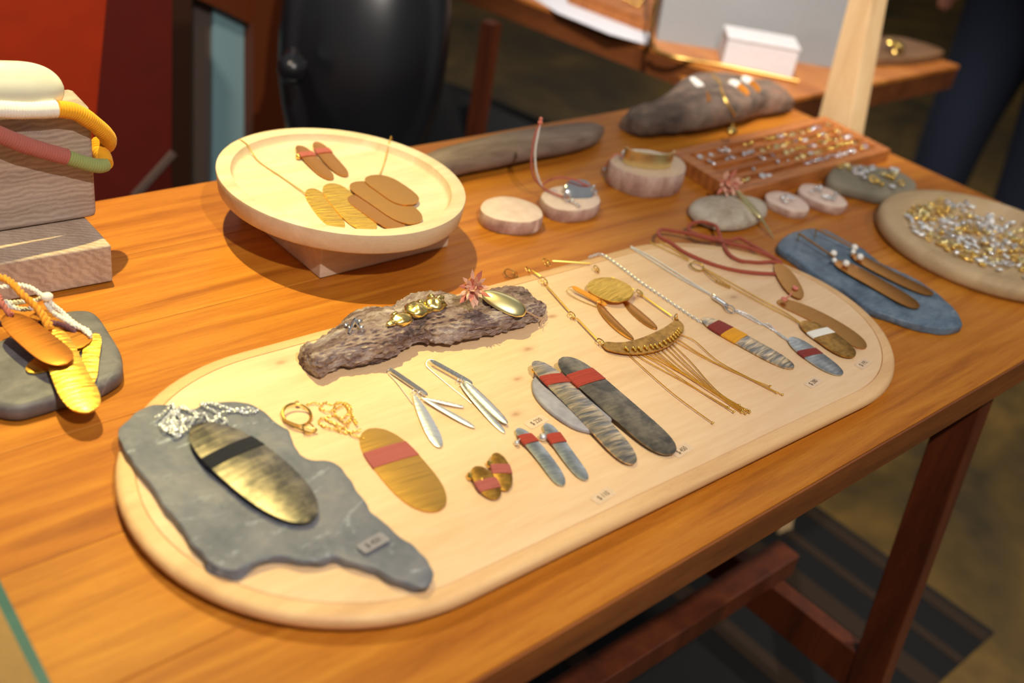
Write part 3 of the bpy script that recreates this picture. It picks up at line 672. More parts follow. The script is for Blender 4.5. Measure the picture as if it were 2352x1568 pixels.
small((1139,1039),(1161,1127),(1173,1079),(1131,1083),'brass_g','pink',(.33,.56),(1126,1066),'tiny bright brass oval earring with pink band standing behind its twin','tiny brass oval earrings',2.4,bs=.0032,h=.006)
small(g4((485,1176)),g4((768,1536)),g4((690,1348)),g4((622,1392)),'silver_b','red',(.13,.28),(1187,1017),'small pale silver bar earring with red band, the left one of its pair','small silver bar earrings',5,'silverchain',bs=.0022)
small(g4((662,1145)),g4((915,1502)),g4((840,1336)),g4((772,1378)),'silver_b','red',(.20,.36),(1247,1004),'small grey silver bar earring with red band and clear back, right of its twin','small silver bar earrings',5,'silverchain',bs=.0034)
# ---- flat pebble and the two long bars
c1=crop(3.1357,1150,560)
C1=lambda a,b,h=.0015: W(c1((a,b)),h)
G4=lambda a,b,h=.0015: W(g4((a,b)),h)
pb=slab_px([(1228,864),(1223,885),(1230,906),(1252,932),(1282,956),(1315,976),(1345,986),(1372,988),(1398,975),(1405,950),(1370,915),(1310,880),(1262,858)],H,.004,bev=.0016,rings=4,ch=.0006)
tag(build('flat_pebble',pb,M['lav'],None,60),'smooth lavender grey pebble under the long silver bars','stone')
def C1h(a,b,h): return W(c1((a,b)),h)
lb=item('bar_earring',C1(600,1200),'long mottled silver bar earring with red band leaning over the flat pebble','earring','long bar earrings')
P=Petal(G4(592,757,.009),G4(1212,1400,.003),G4(1005,1070,.006),G4(895,1133,.006),6,.0010,.0008,wav=.00016,seed=9,nu=70,nv=11)
build('blade',P.mesh(),M['silver_h'],lb,60); build('thread_band',P.wrap(.155,.245,16,skew=.02),M['red'],lb)
g=MB(); g.tube([C1h(250,905,.007),C1h(350,1000,.004)],.0018,6); g.ball(C1h(240,912,.006),.0024); build('ear_back',g,M['gold'],lb)
lb=item('bar_earring',C1(840,1150),'long dark silver bar earring with red band, right of the mottled one','earring','long bar earrings')
P=Petal(G4(765,733,.010),G4(1457,1338,.003),G4(1200,1012,.006),G4(1085,1112,.006),6,.0010,.0008,wav=.0001,seed=12,nu=60,nv=11)
build('blade',P.mesh(),M['silver_d'],lb,60); build('thread_band',P.wrap(.165,.285,20,skew=.01),M['red'],lb)
# ---- crescent fringe necklace
cn=item('crescent_necklace',C1(1030,720),'gold crescent necklace with a fringe of fine wires and bar links','necklace')
co_=[(735,730),(740,705),(800,710),(900,705),(1000,680),(1100,640),(1180,600),(1235,562),(1262,540),(1300,558),(1322,600),(1312,640),(1260,700),(1180,750),(1080,780),(960,792),(850,780),(770,760)]
cm=slab([(p.x,p.y) for p in (C1(*q,.0035) for q in co_)],TZ+H+.0025,TZ+H+.0035,bev=.0002,rings=1,smooth_n=4)
# crescent is concave: rebuild the caps as strips between its upper and lower edges
up_=cr_spline([C1(*q,.0035) for q in ((735,722),(760,704),(830,708),(900,705),(1000,680),(1100,640),(1180,600),(1235,562),(1268,540))],5)
lo_=cr_spline([C1(*q,.0035) for q in ((737,732),(770,760),(850,780),(960,792),(1080,780),(1180,750),(1260,700),(1312,640),(1318,585),(1275,541))],5)
def resamp(P,n):
    L=[0]; 
    for a,b in zip(P,P[1:]): L.append(L[-1]+(b-a).length)
    out=[]; j=0
    for i in range(n):
        t=L[-1]*i/(n-1)
        while j<len(L)-2 and L[j+1]<t: j+=1
        f_=(t-L[j])/max(1e-9,L[j+1]-L[j]); out.append(P[j].lerp(P[j+1],min(1,f_)))
    return out
U,Lw=resamp(up_,40),resamp(lo_,40); cm=MB(); vs=[]; uv={}
for s_ in (0,1):
    for i in range(40):
        for j in range(6):
            p=U[i].lerp(Lw[i],j/5)-Vector((0,0,.001*s_)); uv[len(vs)]=(i*.002,j*.003); vs.append(p)
fs=[]
for i in range(39):
    for j in range(5):
        a=i*6+j; fs+=[(a,a+1,a+7,a+6),(240+a,240+a+6,240+a+7,240+a+1)]
for i in range(39): a=i*6; fs+=[(a,a+6,246+a,240+a),(a+5,245+a,251+a,a+11)]
for j in range(5): fs+=[(j,240+j,241+j,j+1),(234+j,235+j,475+j,474+j)]
cm.add(vs,fs); cm.uv=uv; build('crescent_plate',cm,M['brass_g'],cn,30)
stp=[(912,765),(965,765),(1005,765),(1048,755),(1092,748),(1122,744),(1157,735),(1187,718),(1215,700),(1237,688),(1256,673),(1272,658),(1282,643),(1292,628)]
for a,b in stp:
    p=C1(a,b,.0035); g=MB().tube([p+Vector((.0004,.0026,.0008)),p+Vector((0,.0,.0014)),p+Vector((-.0003,-.0020,.0004))],.0008,6); g.ball(p+Vector((.0004,.0026,.0010)),.0013); build('wire_staple',g,M['goldchain'],cn)
fr=[[(912,785),(1020,885),(1250,1085),(1528,1290)],[(965,790),(1080,862),(1350,1010),(1638,1178)],[(1005,788),(1150,868),(1400,1035),(1680,1210)],[(1010,786),(1180,862),(1450,1020),(1735,1215)],[(1048,782),(1130,820),(1430,1000),(1717,1162)],[(1092,775),(1240,880),(1480,1040),(1765,1222)],[(1122,770),(1280,900),(1500,1040),(1757,1196)],[(1157,760),(1300,890),(1530,1060),(1790,1203)],[(1187,745),(1320,870),(1500,1030),(1740,1200)],[(1215,735),(1380,900),(1570,1080),(1793,1215)],[(1237,720),(1370,850),(1560,1060),(1770,1196)],[(1256,700),(1450,810),(1700,930),(1940,1025)],[(1282,690),(1500,830),(1760,955),(1987,1072)],[(1300,655),(1400,700),(1560,840),(1780,960),(2030,1088)]]
for q in fr:
    P=cr_spline([C1(*q[0],.0012)]+[C1(*a,.0009+random.uniform(0,.0012)) for a in q[1:]],8); g=MB().tube(P,.00046,6)
    build('fringe_wire',g,M['goldwire'],cn); build('wire_bead',MB().ball(P[-1]+Vector((0,0,.0004)),.0011),M['gold'],cn)
def barlink(a,b,mat='goldchain'):
    A,B=C1(*a,.0025),C1(*b,.0025); g=MB().tube([A,A.lerp(B,.08),A.lerp(B,.92),B],[.0006,.0009,.0009,.0006],7); build('bar_link',g,M[mat],cn)
def rlink(a,R=.0036,rx=.5,sx=1):
    g=MB().torus(C1(*a,.003),R,.0006,Matrix.Rotation(rx,3,'X')@Matrix.Rotation(.3,3,'Y'),18,6,sx); g.torus(C1(a[0]+8,a[1]+14,.0028),R*.6,.0005,Matrix.Rotation(1.2,3,'Y'),14,5); build('ring_link',g,M['gold'],cn)
barlink((705,700),(548,535)); barlink((500,492),(330,300)); barlink((288,235),(222,190)); barlink((1232,520),(1030,378)); barlink((960,330),(800,240)); barlink((652,140),(372,122))
rlink((722,705),.004,.3); rlink((515,512)); rlink((312,268),.0045); rlink((195,186),.003); rlink((1262,530),.0034,1.3); rlink((1003,352),.004,.3); rlink((690,178),.0036); rlink((330,135),.0048)
g=MB(); g.torus(T(*c1((66,214)),.004),.0056,.0007,Matrix.Rotation(.4,3,'X'),18,6); g.torus(T(*c1((105,222)),.003),.003,.0006,Matrix.Rotation(1,3,'X'),14,5); build('end_ring',g,M['gold'],cn)
# ---- brass leaf earrings
e=item('leaf_earring',C1(800,480),'brass earring with folded hook bar and one slender leaf, inside the crescent necklace','earring','brass leaf earrings')
P=Petal(C1(515,305,.006),C1(765,440,.004),None,None,7,.0006,0,wd=.0030,nu=20,nv=3); P.tilt=.9; build('hook_bar',P.mesh(),M['copper'],e)
build('ear_wire',MB().tube(cr_spline([C1(520,305,.006),C1(490,318,.005),C1(482,350,.002),C1(560,400,.001),C1(690,455,.0006)],5),.0004,6),M['goldchain'],e)
P=Petal(C1(700,425,.002),C1(955,690,.001),G4(1112,508),G4(1076,540),2.3,.0006,.0012,taper=.1); build('leaf',P.mesh(),M['copper'],e,60)
build('jump_ring',MB().torus(C1(712,425,.004),.003,.00045,Matrix.Rotation(1.2,3,'X'),12,5),M['gold'],e)
e=item('leaf_earring',C1(850,380),'brass earring with wide bright hammered oval above one slender leaf','earring','brass leaf earrings')
P=Petal(C1(885,400,.001),C1(1122,612,.001),G4(1268,450),G4(1228,482),2.3,.0006,.001,taper=.15); build('leaf',P.mesh(),M['copper'],e,60)
P=Petal(C1(655,262,.006),C1(925,395,.006),C1(835,248,.006),C1(735,395,.006),2.5,.0007,.0012,wav=.00015,seed=21,nu=44,nv=15); build('oval_plate',P.mesh(),M['brass_h'],e,60)
build('ear_wire',MB().tube(cr_spline([C1(690,300,.004),C1(680,250,.003),C1(760,330,.001)],5),.0004,6),M['goldchain'],e)
# ---- silver chain with red and yellow banded pendant
sp=item('banded_pendant',C1(1780,700),'silver bar pendant with red and yellow bands on a silver link chain','pendant')
q=cr_spline([C1(*a,.0012) for a in ((640,95),(720,74),(800,120),(900,192),(1000,270),(1150,370),(1300,472),(1460,575))],6)
tag(build('chain_links',chain(q,.0036,.0005,.7),M['silverchain'],sp),kind='stuff')
P=Petal(C1(1455,530,.0022),C1(2110,892,.0015),G4(1985,628,.002),G4(1925,685,.002),4.5,.0010,.0006,wav=.00008,seed=31,nu=50,nv=11); build('blade',P.mesh(),M['silver_h'],sp,60)
build('thread_band',P.wrap(.12,.28,18),M['darkred'],sp); tag(build('thread_band',P.wrap(.28,.44,18),M['yellow'],sp),'yellow thread band')
# ---- silver double chain with oval pendant
c8=crop(4.612,1500,560); C8=lambda a,b,h=.0015: W(c8((a,b)),h)
sp=item('banded_pendant',C8(1700,1180),'small silver oval pendant with dark red band on double silver chain','pendant')
for d in (-7,7):
    q=cr_spline([C1(940+d*.3,22-d*.6,.0012),C1(1100+d,115-d,.0012),C1(1300+d,240-d,.0012),C1(1525,370,.0015)],6); tag(build('chain_links',chain(q,.0021,.00036,.6),M['silverchain'],sp),kind='stuff')
    q=cr_spline([C8(895,710+d*1.2,.0015),C8(1020,770+d*2.2,.0012),C8(1140,840+d,.0012),C8(1230,870-d*2.5,.0015),C8(1330,950+d,.0012),C8(1455,1035,.002)],6); tag(build('chain_links',chain(q,.0021,.00036,.6),M['silverchain'],sp),kind='stuff')
cl=Petal(C8(635,550,.003),C8(790,650,.003),None,None,8,.0012,.0004,wd=.0062,nu=16,nv=5); build('clasp',cl.mesh(),M['silverpol'],sp)
g=MB().torus(C8(820,690,.003),.0048,.0007,Matrix.Rotation(.3,3,'X'),22,6); g.torus(C8(775,660,.003),.0026,.0006,Matrix.Rotation(1,3,'X'),14,5); g.torus(C8(645,555,.003),.0028,.0006,Matrix.Rotation(1.1,3,'Y'),14,5); g.torus(C8(892,715,.002),.002,.0004,None,12,5); build('clasp_ring',g,M['silverpol'],sp)
P=Petal(C8(1455,985,.0022),C8(1998,1385,.0015),C8(1790,1150,.002),C8(1705,1275,.002),2.8,.0010,.0006,wav=.0001,seed=33,nu=44,nv=11); build('blade',P.mesh(),M['silver_b'],sp,60)
build('thread_band',P.wrap(.34,.49,16,jit=.8,skew=.03),M['darkred'],sp)
# ---- gold double chain with white banded pendant
c2=crop(3.336,1400,480); C2=lambda a,b,h=.0015: W(c2((a,b)),h)
lp=item('long_pendant',C2(1620,880),'long plain brass pendant on rust coloured cord, reaching the right end of the board','pendant')
P=Petal(C2(1292,695,.0013),C2(1962,1065,.0010),C2(1690,822,.0012),C2(1640,905,.0012),5,.0009,.0003,nu=50,nv=9,seed=40); build('blade',P.mesh(),M['brass_d'],lp,60)
for q in ([(1272,497),(1150,492),(1000,475),(850,442),(700,388),(560,322),(470,258),(400,222),(374,188),(400,156),(500,170),(600,186),(700,212),(800,237),(900,262),(1020,285),(1120,315),(1220,355),(1300,398)],
          [(1320,420),(1240,405),(1150,410),(1060,404),(1000,395),(930,358),(885,300),(858,240),(835,170),(815,130),(760,108),(700,98),(640,108),(608,130),(612,165),(660,190),(740,212),(830,225),(880,240),(930,240),(980,225),(1020,235),(1100,280),(1180,325),(1260,375),(1320,410)]):
    def hz(x,y,i):
        p=T(*c2((x,y)),BH+.002); l_=Matrix.Rotation(-ba,3,'Z')@(Vector((p.x,p.y,0))-bc); h_=(.7434-.3027)/2
        dist=math.hypot(max(0,abs(l_.x)-h_),l_.y)-.1513
        return T(*c2((x,y)),BH+.0022+.0006*math.sin(i*1.7)) if dist<.004 else T(*c2((x,y)),.011+.0015*math.sin(i*1.7))
    build('braided_cord',cord(cr_spline([hz(x,y,i) for i,(x,y) in enumerate(q)],6),.0021,3,.007),M['rust'],lp)
P=Petal(C2(1298,415,.003),C2(1455,682,.0035),C2(1452,560,.003),C2(1300,545,.003),2.6,.0009,.0003,nu=36,nv=9); build('connector_plate',P.mesh(),M['brass_d'],lp,60)
for a,b in ((1425,604),(1342,690)):
    p=C2(a,b,.0045); P_=[p+Vector((math.cos(t*.5)*(.0006+.00014*t),math.sin(t*.5)*(.0006+.00014*t),.0003)) for t in range(0,22)]; tag(build('coiled_knot',MB().tube(P_,.0009,6),M['salmon'],lp),'salmon pink coiled thread knot')
build('linking_thread',MB().tube([C2(1400,640,.004),C2(1380,665,.003),C2(1358,678,.004)],.0008,6),M['salmon'],lp)
gp=item('banded_pendant',C2(1680,990),'brass oval pendant with white band and small price slip on double gold chain','pendant')
P=Petal(C2(1483,855,.0034),C2(1866,1132,.0028),C2(1730,948,.003),C2(1645,1045,.003),3,.0010,.0005,wav=.00006,seed=41,nu=44,nv=11); build('blade',P.mesh(),M['brass_g'],gp,60)
tag(build('thread_band',P.wrap(.27,.42,14,jit=.1),M['white'],gp),'white thread band')
for d in (-6,6):
    q=cr_spline([C2(352+d*6,252-d*.3,.0012),C2(480+d*2.5,318-d*1.5,.0012),C2(620,395-d,.0018)],6); tag(build('chain_links',chain(q,.0021,.00032,.6),M['goldchain'],gp),kind='stuff')
    q=cr_spline([C2(725,452,.0018),C2(900+d*1.3,560-d*1.6,.0012),C2(1150+d,700-d*1.6,.0012),C2(1350+d,805-d*1.3,.0012),C2(1486,890,.0028)],6); tag(build('chain_links',chain(q,.0021,.00032,.6),M['goldchain'],gp),kind='stuff')
g=MB().torus(C2(672,438,.003),.0072,.0009,Matrix.Rotation(.2,3,'X'),26,7); build('clasp_ring',g,M['gold'],gp)
g=MB().tube(cr_spline([C2(725,470,.002),C2(780,520,.003),C2(840,565,.002),C2(920,595,.002)],5),.0008,6)
for i in range(5): g.torus(C2(820+i*24,553+i*11,.002),.0016,.0004,Matrix.Rotation(1,3,'X'),10,5)
build('clasp',g,M['gold'],gp)
# ================================================================ BARK with brooches
c5=crop(3.267,600,580)
S=[((290,830),(287,760),.010),((330,905),(320,700),.018),((430,958),(390,690),.021),((560,905),(500,625),.023),((750,890),(640,480),.024),((930,840),(770,435),.025),((1095,745),(930,430),.024),((1130,720),(960,428),.020),((1200,712),(1040,350),.022),((1300,722),(1130,300),.023),((1450,712),(1300,295),.023),((1700,660),(1500,330),.022),((1880,600),(1720,300),.022),((2030,550),(1930,262),.019),((2110,500),(2040,350),.014),((2132,440),(2125,390),.007)]
mb=log([(c5(a),c5(b),h) for a,b,h in S],H,13,110,.0036,2,.75,70,230,.35,pw=.62,hf=.8); BK=bvh(mb)
bk=item('bark_piece',T(970,780,H),'rugged brown pine bark lying along the back of the oval board','bark')
build('bark_body',mb,M['bark'],bk,75)
def bh(a,b,l=.001): return hit(BK,*c5((a,b)),l,.03)
rg_=item('silver_ring',bh(700,560),'small silver branch shaped ring at the left end of the bark','ring')
g=MB(); A,B=bh(655,600,.001),bh(765,590,.001); md=bh(700,545,.004)
g.tube(cr_spline([A,A.lerp(md,.6)+Vector((0,0,.003)),md+Vector((0,0,.005)),B.lerp(md,.6)+Vector((0,0,.003)),B],5),[.0014]*10+[.0018]*5+[.0012]*6,7)
for a,b,r_ in ((640,545,.0022),(740,515,.0022),(690,530,.0024),(755,560,.0018),(665,560,.0018)): g.ball(bh(a,b,.004),r_,8,6,(1.3,.8,.8))
build('ring_band',g,M['silverpol'],rg_)
M['lobegold']=plain('cast_gold',(255,214,134),.26,1,.1,60)
gb=item('gold_brooch',bh(1160,430),'lumpy shiny gold brooch of folded lobes on top of the bark','brooch')
for a,b,r_,s_ in ((1050,500,.0088,(1.1,.9,.55)),(1005,470,.004,(1,.8,.8)),(975,530,.004,(1.2,.8,.6)),(1165,430,.0098,(1.0,1.05,.6)),(1205,380,.005,(1,1,.7)),(1235,440,.006,(1.5,.5,.5)),(1300,390,.0095,(1.15,.9,.6)),(1340,350,.005,(1,.7,.7)),(1275,335,.0035,(1,1,1))):
    g=MB().ball(Vector((0,0,0)),r_,22,16,s_); c_=bh(a,b,.0035)
    g.v=[c_+v*(1+.22*noise.noise(v*260+Vector((a,0,0)))-.10*abs(noise.noise(v*520))) for v in g.v]; build('gold_lobe',g,M['lobegold'],gb,60)
sb_=item('shell_brooch',bh(1820,370),'puffed satin gold leaf brooch holding a dried pink flower','brooch')
P=Petal(bh(1655,300,.010),bh(1985,455,.006),None,None,2.3,.0012,.0070,wd=.0265,nu=40,nv=17,taper=.12,side_bow=.001,seed=3); build('puffed_leaf',P.mesh(),M['puffgold'],sb_,60)
def flower(t,c,R,up,n1,seed,pm='petal',ph=.0016):
    rs=random.Random(seed); up=Vector(up).normalized(); a_=up.orthogonal().normalized(); b_=up.cross(a_)
    build('flower_heart',MB().ball(c,R*.22,8,6),M['petal_d'],t)
    for i in range(n1):
        th_=2*math.pi*i/n1*2.4+rs.uniform(-.2,.2); ly=i/n1; el=R_(10+65*ly); L_=R*(1-.25*ly)*rs.uniform(.85,1.15)
        d=(a_*math.cos(th_)+b_*math.sin(th_))*math.cos(el)+up*math.sin(el); sd_=d.cross(up); sd_=sd_.normalized() if sd_.length>.01 else a_
        nn=sd_.cross(d).normalized(); g=MB(); vs=[]; wv=ph*rs.uniform(.8,1.2)
        for s_ in (0,.35,.7,1):
            w_=wv*(.45+1.2*s_*(1-s_)*2.2) if s_<1 else .0001; p_=c+d*(R*.12+L_*s_)+nn*(.0009*s_*s_)
            vs+=[p_-sd_*w_+nn*.0003,p_+nn*-.0002,p_+sd_*w_+nn*.0003,p_+nn*.0007]
        fs=[]
        for r_ in range(3):
            for k_ in range(4): fs.append((r_*4+k_,r_*4+(k_+1)%4,r_*4+4+(k_+1)%4,r_*4+4+k_))
        g.add(vs,fs+[(3,2,1,0),(12,13,14,15)]); build('petal',g,M['petal' if i%3 else 'petal_d'],t,60)
fc=bh(1600,330,.018); fc=TA(*c5((1588,262)),1,fc.y-.002)
flower(sb_,fc,.0155,(-.55,-.6,.5),26,5,ph=.0019)
g=MB().tube([bh(1985,440,.003),C1(300,530,.006),W(c5((2105,500)),.006)],[.0009,.0007,.0005],6)
tp_=W(c5((2105,500)),.006)
for a,b in ((2110,565),(2140,520),(2150,495),(2095,540),(2130,475)): g.tube([tp_,W(c5((a,b)),.003)],.0003,4)
g=MB().tube([bh(1985,440,.003),tp_],[.0009,.0005],6)
for a,b in ((2110,565),(2140,520),(2150,495),(2095,540),(2130,475)): g.tube([tp_,W(c5((a,b)),.003)],.0003,4)
build('flower_stem',g,M['stem'],sb_)
# ================================================================ ROUND PLATE ON BLOCK
sbk=MB().box((.4885,.7205,TZ+.0003),(.640,.868,TZ+.0405)); tag(build('support_block',sbk,M['supp'],bevel=.0015),'square pale wooden block under the round tilted plate','block')
pz=.062; pc=Vector((.5539,.7899,TZ)); pv=Vector((.2229,-.9748,0)); pw_=Vector((.9748,.2229,0))
# tray body: (scale of outer radius, height)
def prow(s_,z,n=96): return [pc+pv*(.125*s_*math.cos(2*math.pi*i/n))+pw_*(.1143*s_*math.sin(2*math.pi*i/n))+Vector((0,0,z)) for i in range(n)]
pl=thing('round_plate',(pc.x,pc.y,TZ+.041),'pale round wooden plate with raised rim, holding brass earrings and necklace','plate')
build('plate_body',rows_mesh([prow(.93,.0412),prow(.972,.0416),prow(.982,.0432),prow(1.0,.0604),prow(.997,.0617),prow(.99,pz),prow(.90,pz),prow(.885,.0612),prow(.872,.055),prow(.855,.0525),prow(.835,.0522),prow(.5,.0521)],True),M['plate'],pl,50)
FZ=.0524
c3=crop(3.409,480,260); C3=lambda a,b,h=.0012: T(*c3((a,b)),FZ+h)
for i,(A,B,Cc,D,bk_,lb_) in enumerate((((700,250),(958,516),(872,365),(790,410),(700,340),'left brass bar earring with pink band lying in the round plate'),((838,222),(1072,492),(985,330),(905,378),None,'right brass bar earring with pink band lying in the round plate'))):
    e=item('banded_earring',C3(*A),lb_,'earring','brass bar earrings in the round plate')
    P=Petal(C3(*A,.004),C3(*B,.0015),C3(*Cc,.003),C3(*D,.003),4,.0008,.0005); build('blade',P.mesh(),M['copper'],e,60); build('thread_band',P.wrap(.22,.34,7),M['pink'],e)
    if bk_: build('ear_back',MB().ball(C3(*bk_,.003),.003,8,6).tube([C3(*bk_,.003),P.P(-.5,0)],.0005,5),M['gold'],e)
pn=item('petal_necklace',C3(1200,700),'brass necklace of five broad rounded petals fanned in the round plate','necklace')
for i,(A,B,Cc,D,h_,mt,nn) in enumerate((((800,588),(1030,900),(975,730),(850,800),.0008,'brass_h',4),((950,548),(1265,915),(1190,705),(1030,800),.0016,'brass_h',4),((1120,640),(1500,905),(1400,745),(1235,800),.0024,'copper',4),((1145,535),(1625,860),(1490,650),(1340,760),.0034,'brass_d',4),((1270,485),(1590,712),(1500,540),(1390,660),.0046,'brass_d',4))):
    P=Petal(C3(*A,h_),C3(*B,h_),C3(*Cc,h_),C3(*D,h_),nn,.0008,.0004,wav=.0001 if 'h' in mt[-2:] else 0,seed=50+i,nu=40,nv=11); build('brass_petal',P.mesh(),M[mt],pn,60)
RZ=pz-FZ
q=cr_spline([T(*c3((235,235)),pz-.004),T(*c3((240,203)),pz+.0006),T(*c3((300,245)),pz+.0006),T(*c3((335,300)),FZ+.004),C3(400,385,.001),C3(600,520,.001),C3(772,640,.002)],6)
tag(build('chain_links',chain(q,.0018,.0003,.6),M['goldchain'],pn),kind='stuff')
q=cr_spline([T(*c3((1432,200)),pz-.003),T(*c3((1425,182)),pz+.0006),T(*c3((1410,235)),pz+.0006),T(*c3((1395,300)),FZ+.004),C3(1370,400,.001),C3(1335,485,.003)],6)
tag(build('chain_links',chain(q,.0018,.0003,.6),M['goldchain'],pn),kind='stuff')
# ================================================================ LEFT BLOCKS AND ROPE NECKLACE
lb=MB().prism([Vector((.3247,.7922,TZ+.0004)),Vector((.3265,.8900,TZ+.0004)),Vector((-.12,.9210,TZ+.0004)),Vector((-.12,.8232,TZ+.0004))][::-1],(0,0,.0366))
tag(build('wooden_block',lb,M['block2'],bevel=.0025),'low wide grey brown wooden block on the table, the lower of the stacked pair','block','stacked wooden blocks')
ub=MB().prism([Vector((.3342,.8428,TZ+.0374)),Vector((.3372,.8900,TZ+.0374)),Vector((-.12,.9110,TZ+.0374)),Vector((-.12,.8638,TZ+.0374))][::-1],(0,0,.1026))
tag(build('wooden_block',ub,M['block'],bevel=.005),'tall grey brown block with wavy grain, standing on the lower block','block','stacked wooden blocks')
rn=thing('rope_necklace',TA(120,250,1,.836),'thick thread wrapped collar in white, yellow, green and mauve with a pale gold oval','necklace')
RR=.0062
def rope(pts,mat,r=RR):
    P=even(cr_spline(pts,8),.00055); mb=MB(); mb.tube([P[0]]+P+[P[-1]],[.001]+[r*(1+.07*(i%4<2)+.07*noise.noise(p*90)) for i,p in enumerate(P)]+[.001],16); return build('wrapped_rope',mb,M[mat],rn,75)
Yf=.832
wp=[TA(-60,250,1,Yf),TA(0,251,1,Yf),TA(60,253,1,Yf),TA(130,250,1,Yf)]
rope(wp,'white',.0068); 
yp=[TA(130,250,1,Yf),TA(170,256,1,Yf+.001),TA(204,275,1,Yf+.003),TA(232,298,1,Yf+.008),TA(248,318,1,Yf+.016),TA(244,334,1,Yf+.024),TA(228,330,1,Yf+.026),TA(226,345,1,Yf+.020),TA(238,362,1,Yf+.012),TA(242,378,1,Yf+.003)]
rope(yp,'yellow',.0066); rope([TA(242,378,1,Yf+.003),TA(225,381,1,Yf),TA(190,373,1,Yf-.001),TA(152,360,1,Yf-.001)],'green',.0058)
rope([TA(152,360,1,Yf-.001),TA(100,346,1,Yf-.001),TA(50,330,1,Yf-.001),TA(0,310,1,Yf-.001),TA(-60,285,1,Yf-.001)],'mauve',.0066)
P=Petal(TA(-110,200,1,Yf+.010),TA(147,200,1,Yf+.010),None,None,3,.002,.008,wd=.041,nu=40,nv=15)
P.side=Vector((0,.45,.89)).normalized(); P.up=P.e.cross(P.side); P.up=P.up if P.up.y<0 else -P.up
build('oval_plate',P.mesh(),M['creamgold'],rn,60)
# ================================================================ LEFT STONE WITH CORDED PENDANTS
c2b=crop(2.85,0,450); c9=crop(4.612,0,620)
st_=[(430,745),(520,735),(600,745),(660,790),(720,880),(780,980),(802,1060),(795,1130),(740,1180),(620,1240),(400,1300),(250,1345),(120,1375),(0,1365),(-120,1320),(-170,1150),(-120,980),(0,930),(120,870),(250,790)]
sm_=slab_px([c2b(q) for q in st_],.0003,.0145,bev=.005,rings=6,ch=.0018,top=.0004,under=.003)
tag(build('dark_pebble_slab',sm_,M['stone_l'],None,60),'flat dark grey stone at the left edge, under the corded brass pendants','stone')
G=lambda a,b,h=.018: T(*c2b((a,b)),h)
L9=lambda a,b,h=.03: T(*c9((a,b)),h)
cp=item('corded_pendant',G(300,1140),'small rounded brass pendant poking out below the dark one, on a purple cord','pendant','corded brass pendants')
P=Petal(G(545,900,.020),G(185,1150,.0185),G(470,1060,.019),G(380,960,.019),3,.0009,.0004,wav=.0001); build('blade',P.mesh(),M['brass_h'],cp,60)
build('cord',cord(cr_spline([L9(-20,560,.02),L9(60,580,.022),L9(380,580,.026),L9(450,555,.028),L9(560,560,.03),L9(650,575,.028),L9(730,610,.026),L9(805,660,.023)],6),.0022,3,.007),M['purple'],cp)
cp=item('corded_pendant',G(600,1050),'tapered brass pendant under the others, on a knotted white cord','pendant','corded brass pendants')
P=Petal(G(625,895,.021),G(590,1230,.018),G(655,1000,.02),G(540,1020,.02),4,.0009,.0004,taper=-.1,wav=.0001); build('blade',P.mesh(),M['brass_h'],cp,60)
for q in ([(0,185,.045),(120,165,.048),(220,160,.05),(330,190,.05),(420,250,.047),(500,290,.045),(560,370,.040),(650,440,.034),(760,540,.029),(860,610,.026),(960,690,.024)],[(20,330,.03),(130,345,.03),(250,330,.032),(370,325,.036),(470,290,.042),(500,370,.04),(580,460,.034),(700,530,.03),(800,590,.027),(930,640,.025),(955,715,.0235)],[(20,370,.028),(150,395,.028),(250,415,.028),(350,405,.028)]):
    build('cord',cord(cr_spline([L9(*a) for a in q],6),.0021,2,.006),M['white'],cp)
build('cord_knot',MB().ball(L9(500,285,.046),.0042,10,8,(1.1,.9,.9)),M['white'],cp)
cp=item('corded_pendant',G(480,900),'broad brass pendant lying flat beneath the yellow cord','pendant','corded brass pendants')
P=Petal(G(235,760,.026),G(545,985,.022),G(470,800,.024),G(300,940,.024),4,.0009,.0004); build('blade',P.mesh(),M['copper'],cp,60)
cp=item('corded_pendant',G(480,1180),'long bright hammered brass pendant overhanging the stone, on yellow cord','pendant','corded brass pendants')
P=Petal(G(345,862,.028),G(585,1412,.020),G(575,1150,.024),G(365,1240,.024),4.5,.0011,.0015,bow=.001,taper=.18,wav=.0004,seed=60,nu=70,nv=15); build('blade',P.mesh(),M['brass_h'],cp,60)
build('cord',cord(cr_spline([L9(-20,75,.05),L9(50,90,.05),L9(140,150,.05),L9(240,260,.047),L9(330,340,.043),L9(420,440,.038),L9(480,540,.034),L9(520,630,.030)],6),.0030,2,.009),M['yellowcord'],cp)
build('cord',cord(cr_spline([L9(420,440,.037),L9(500,520,.033),L9(545,620,.030)],6),.0026,2,.009),M['yellowcord'],cp)
cp=item('corded_pendant',G(250,940),'darker bronze pendant lying topmost in the pile, on a mauve cord','pendant','corded brass pendants')
P=Petal(G(45,770,.034),G(440,1095,.030),G(345,905,.033),G(170,1000,.033),4,.0011,.0012,nu=40,nv=11,taper=.08,side_bow=.001); build('blade',P.mesh(),M['brass_shaded'],cp,60)
build('cord',cord(cr_spline([L9(-20,270,.04),L9(20,350,.04),L9(70,420,.037),L9(130,485,.035)],6),.0026,2,.008),M['mauve'],cp)
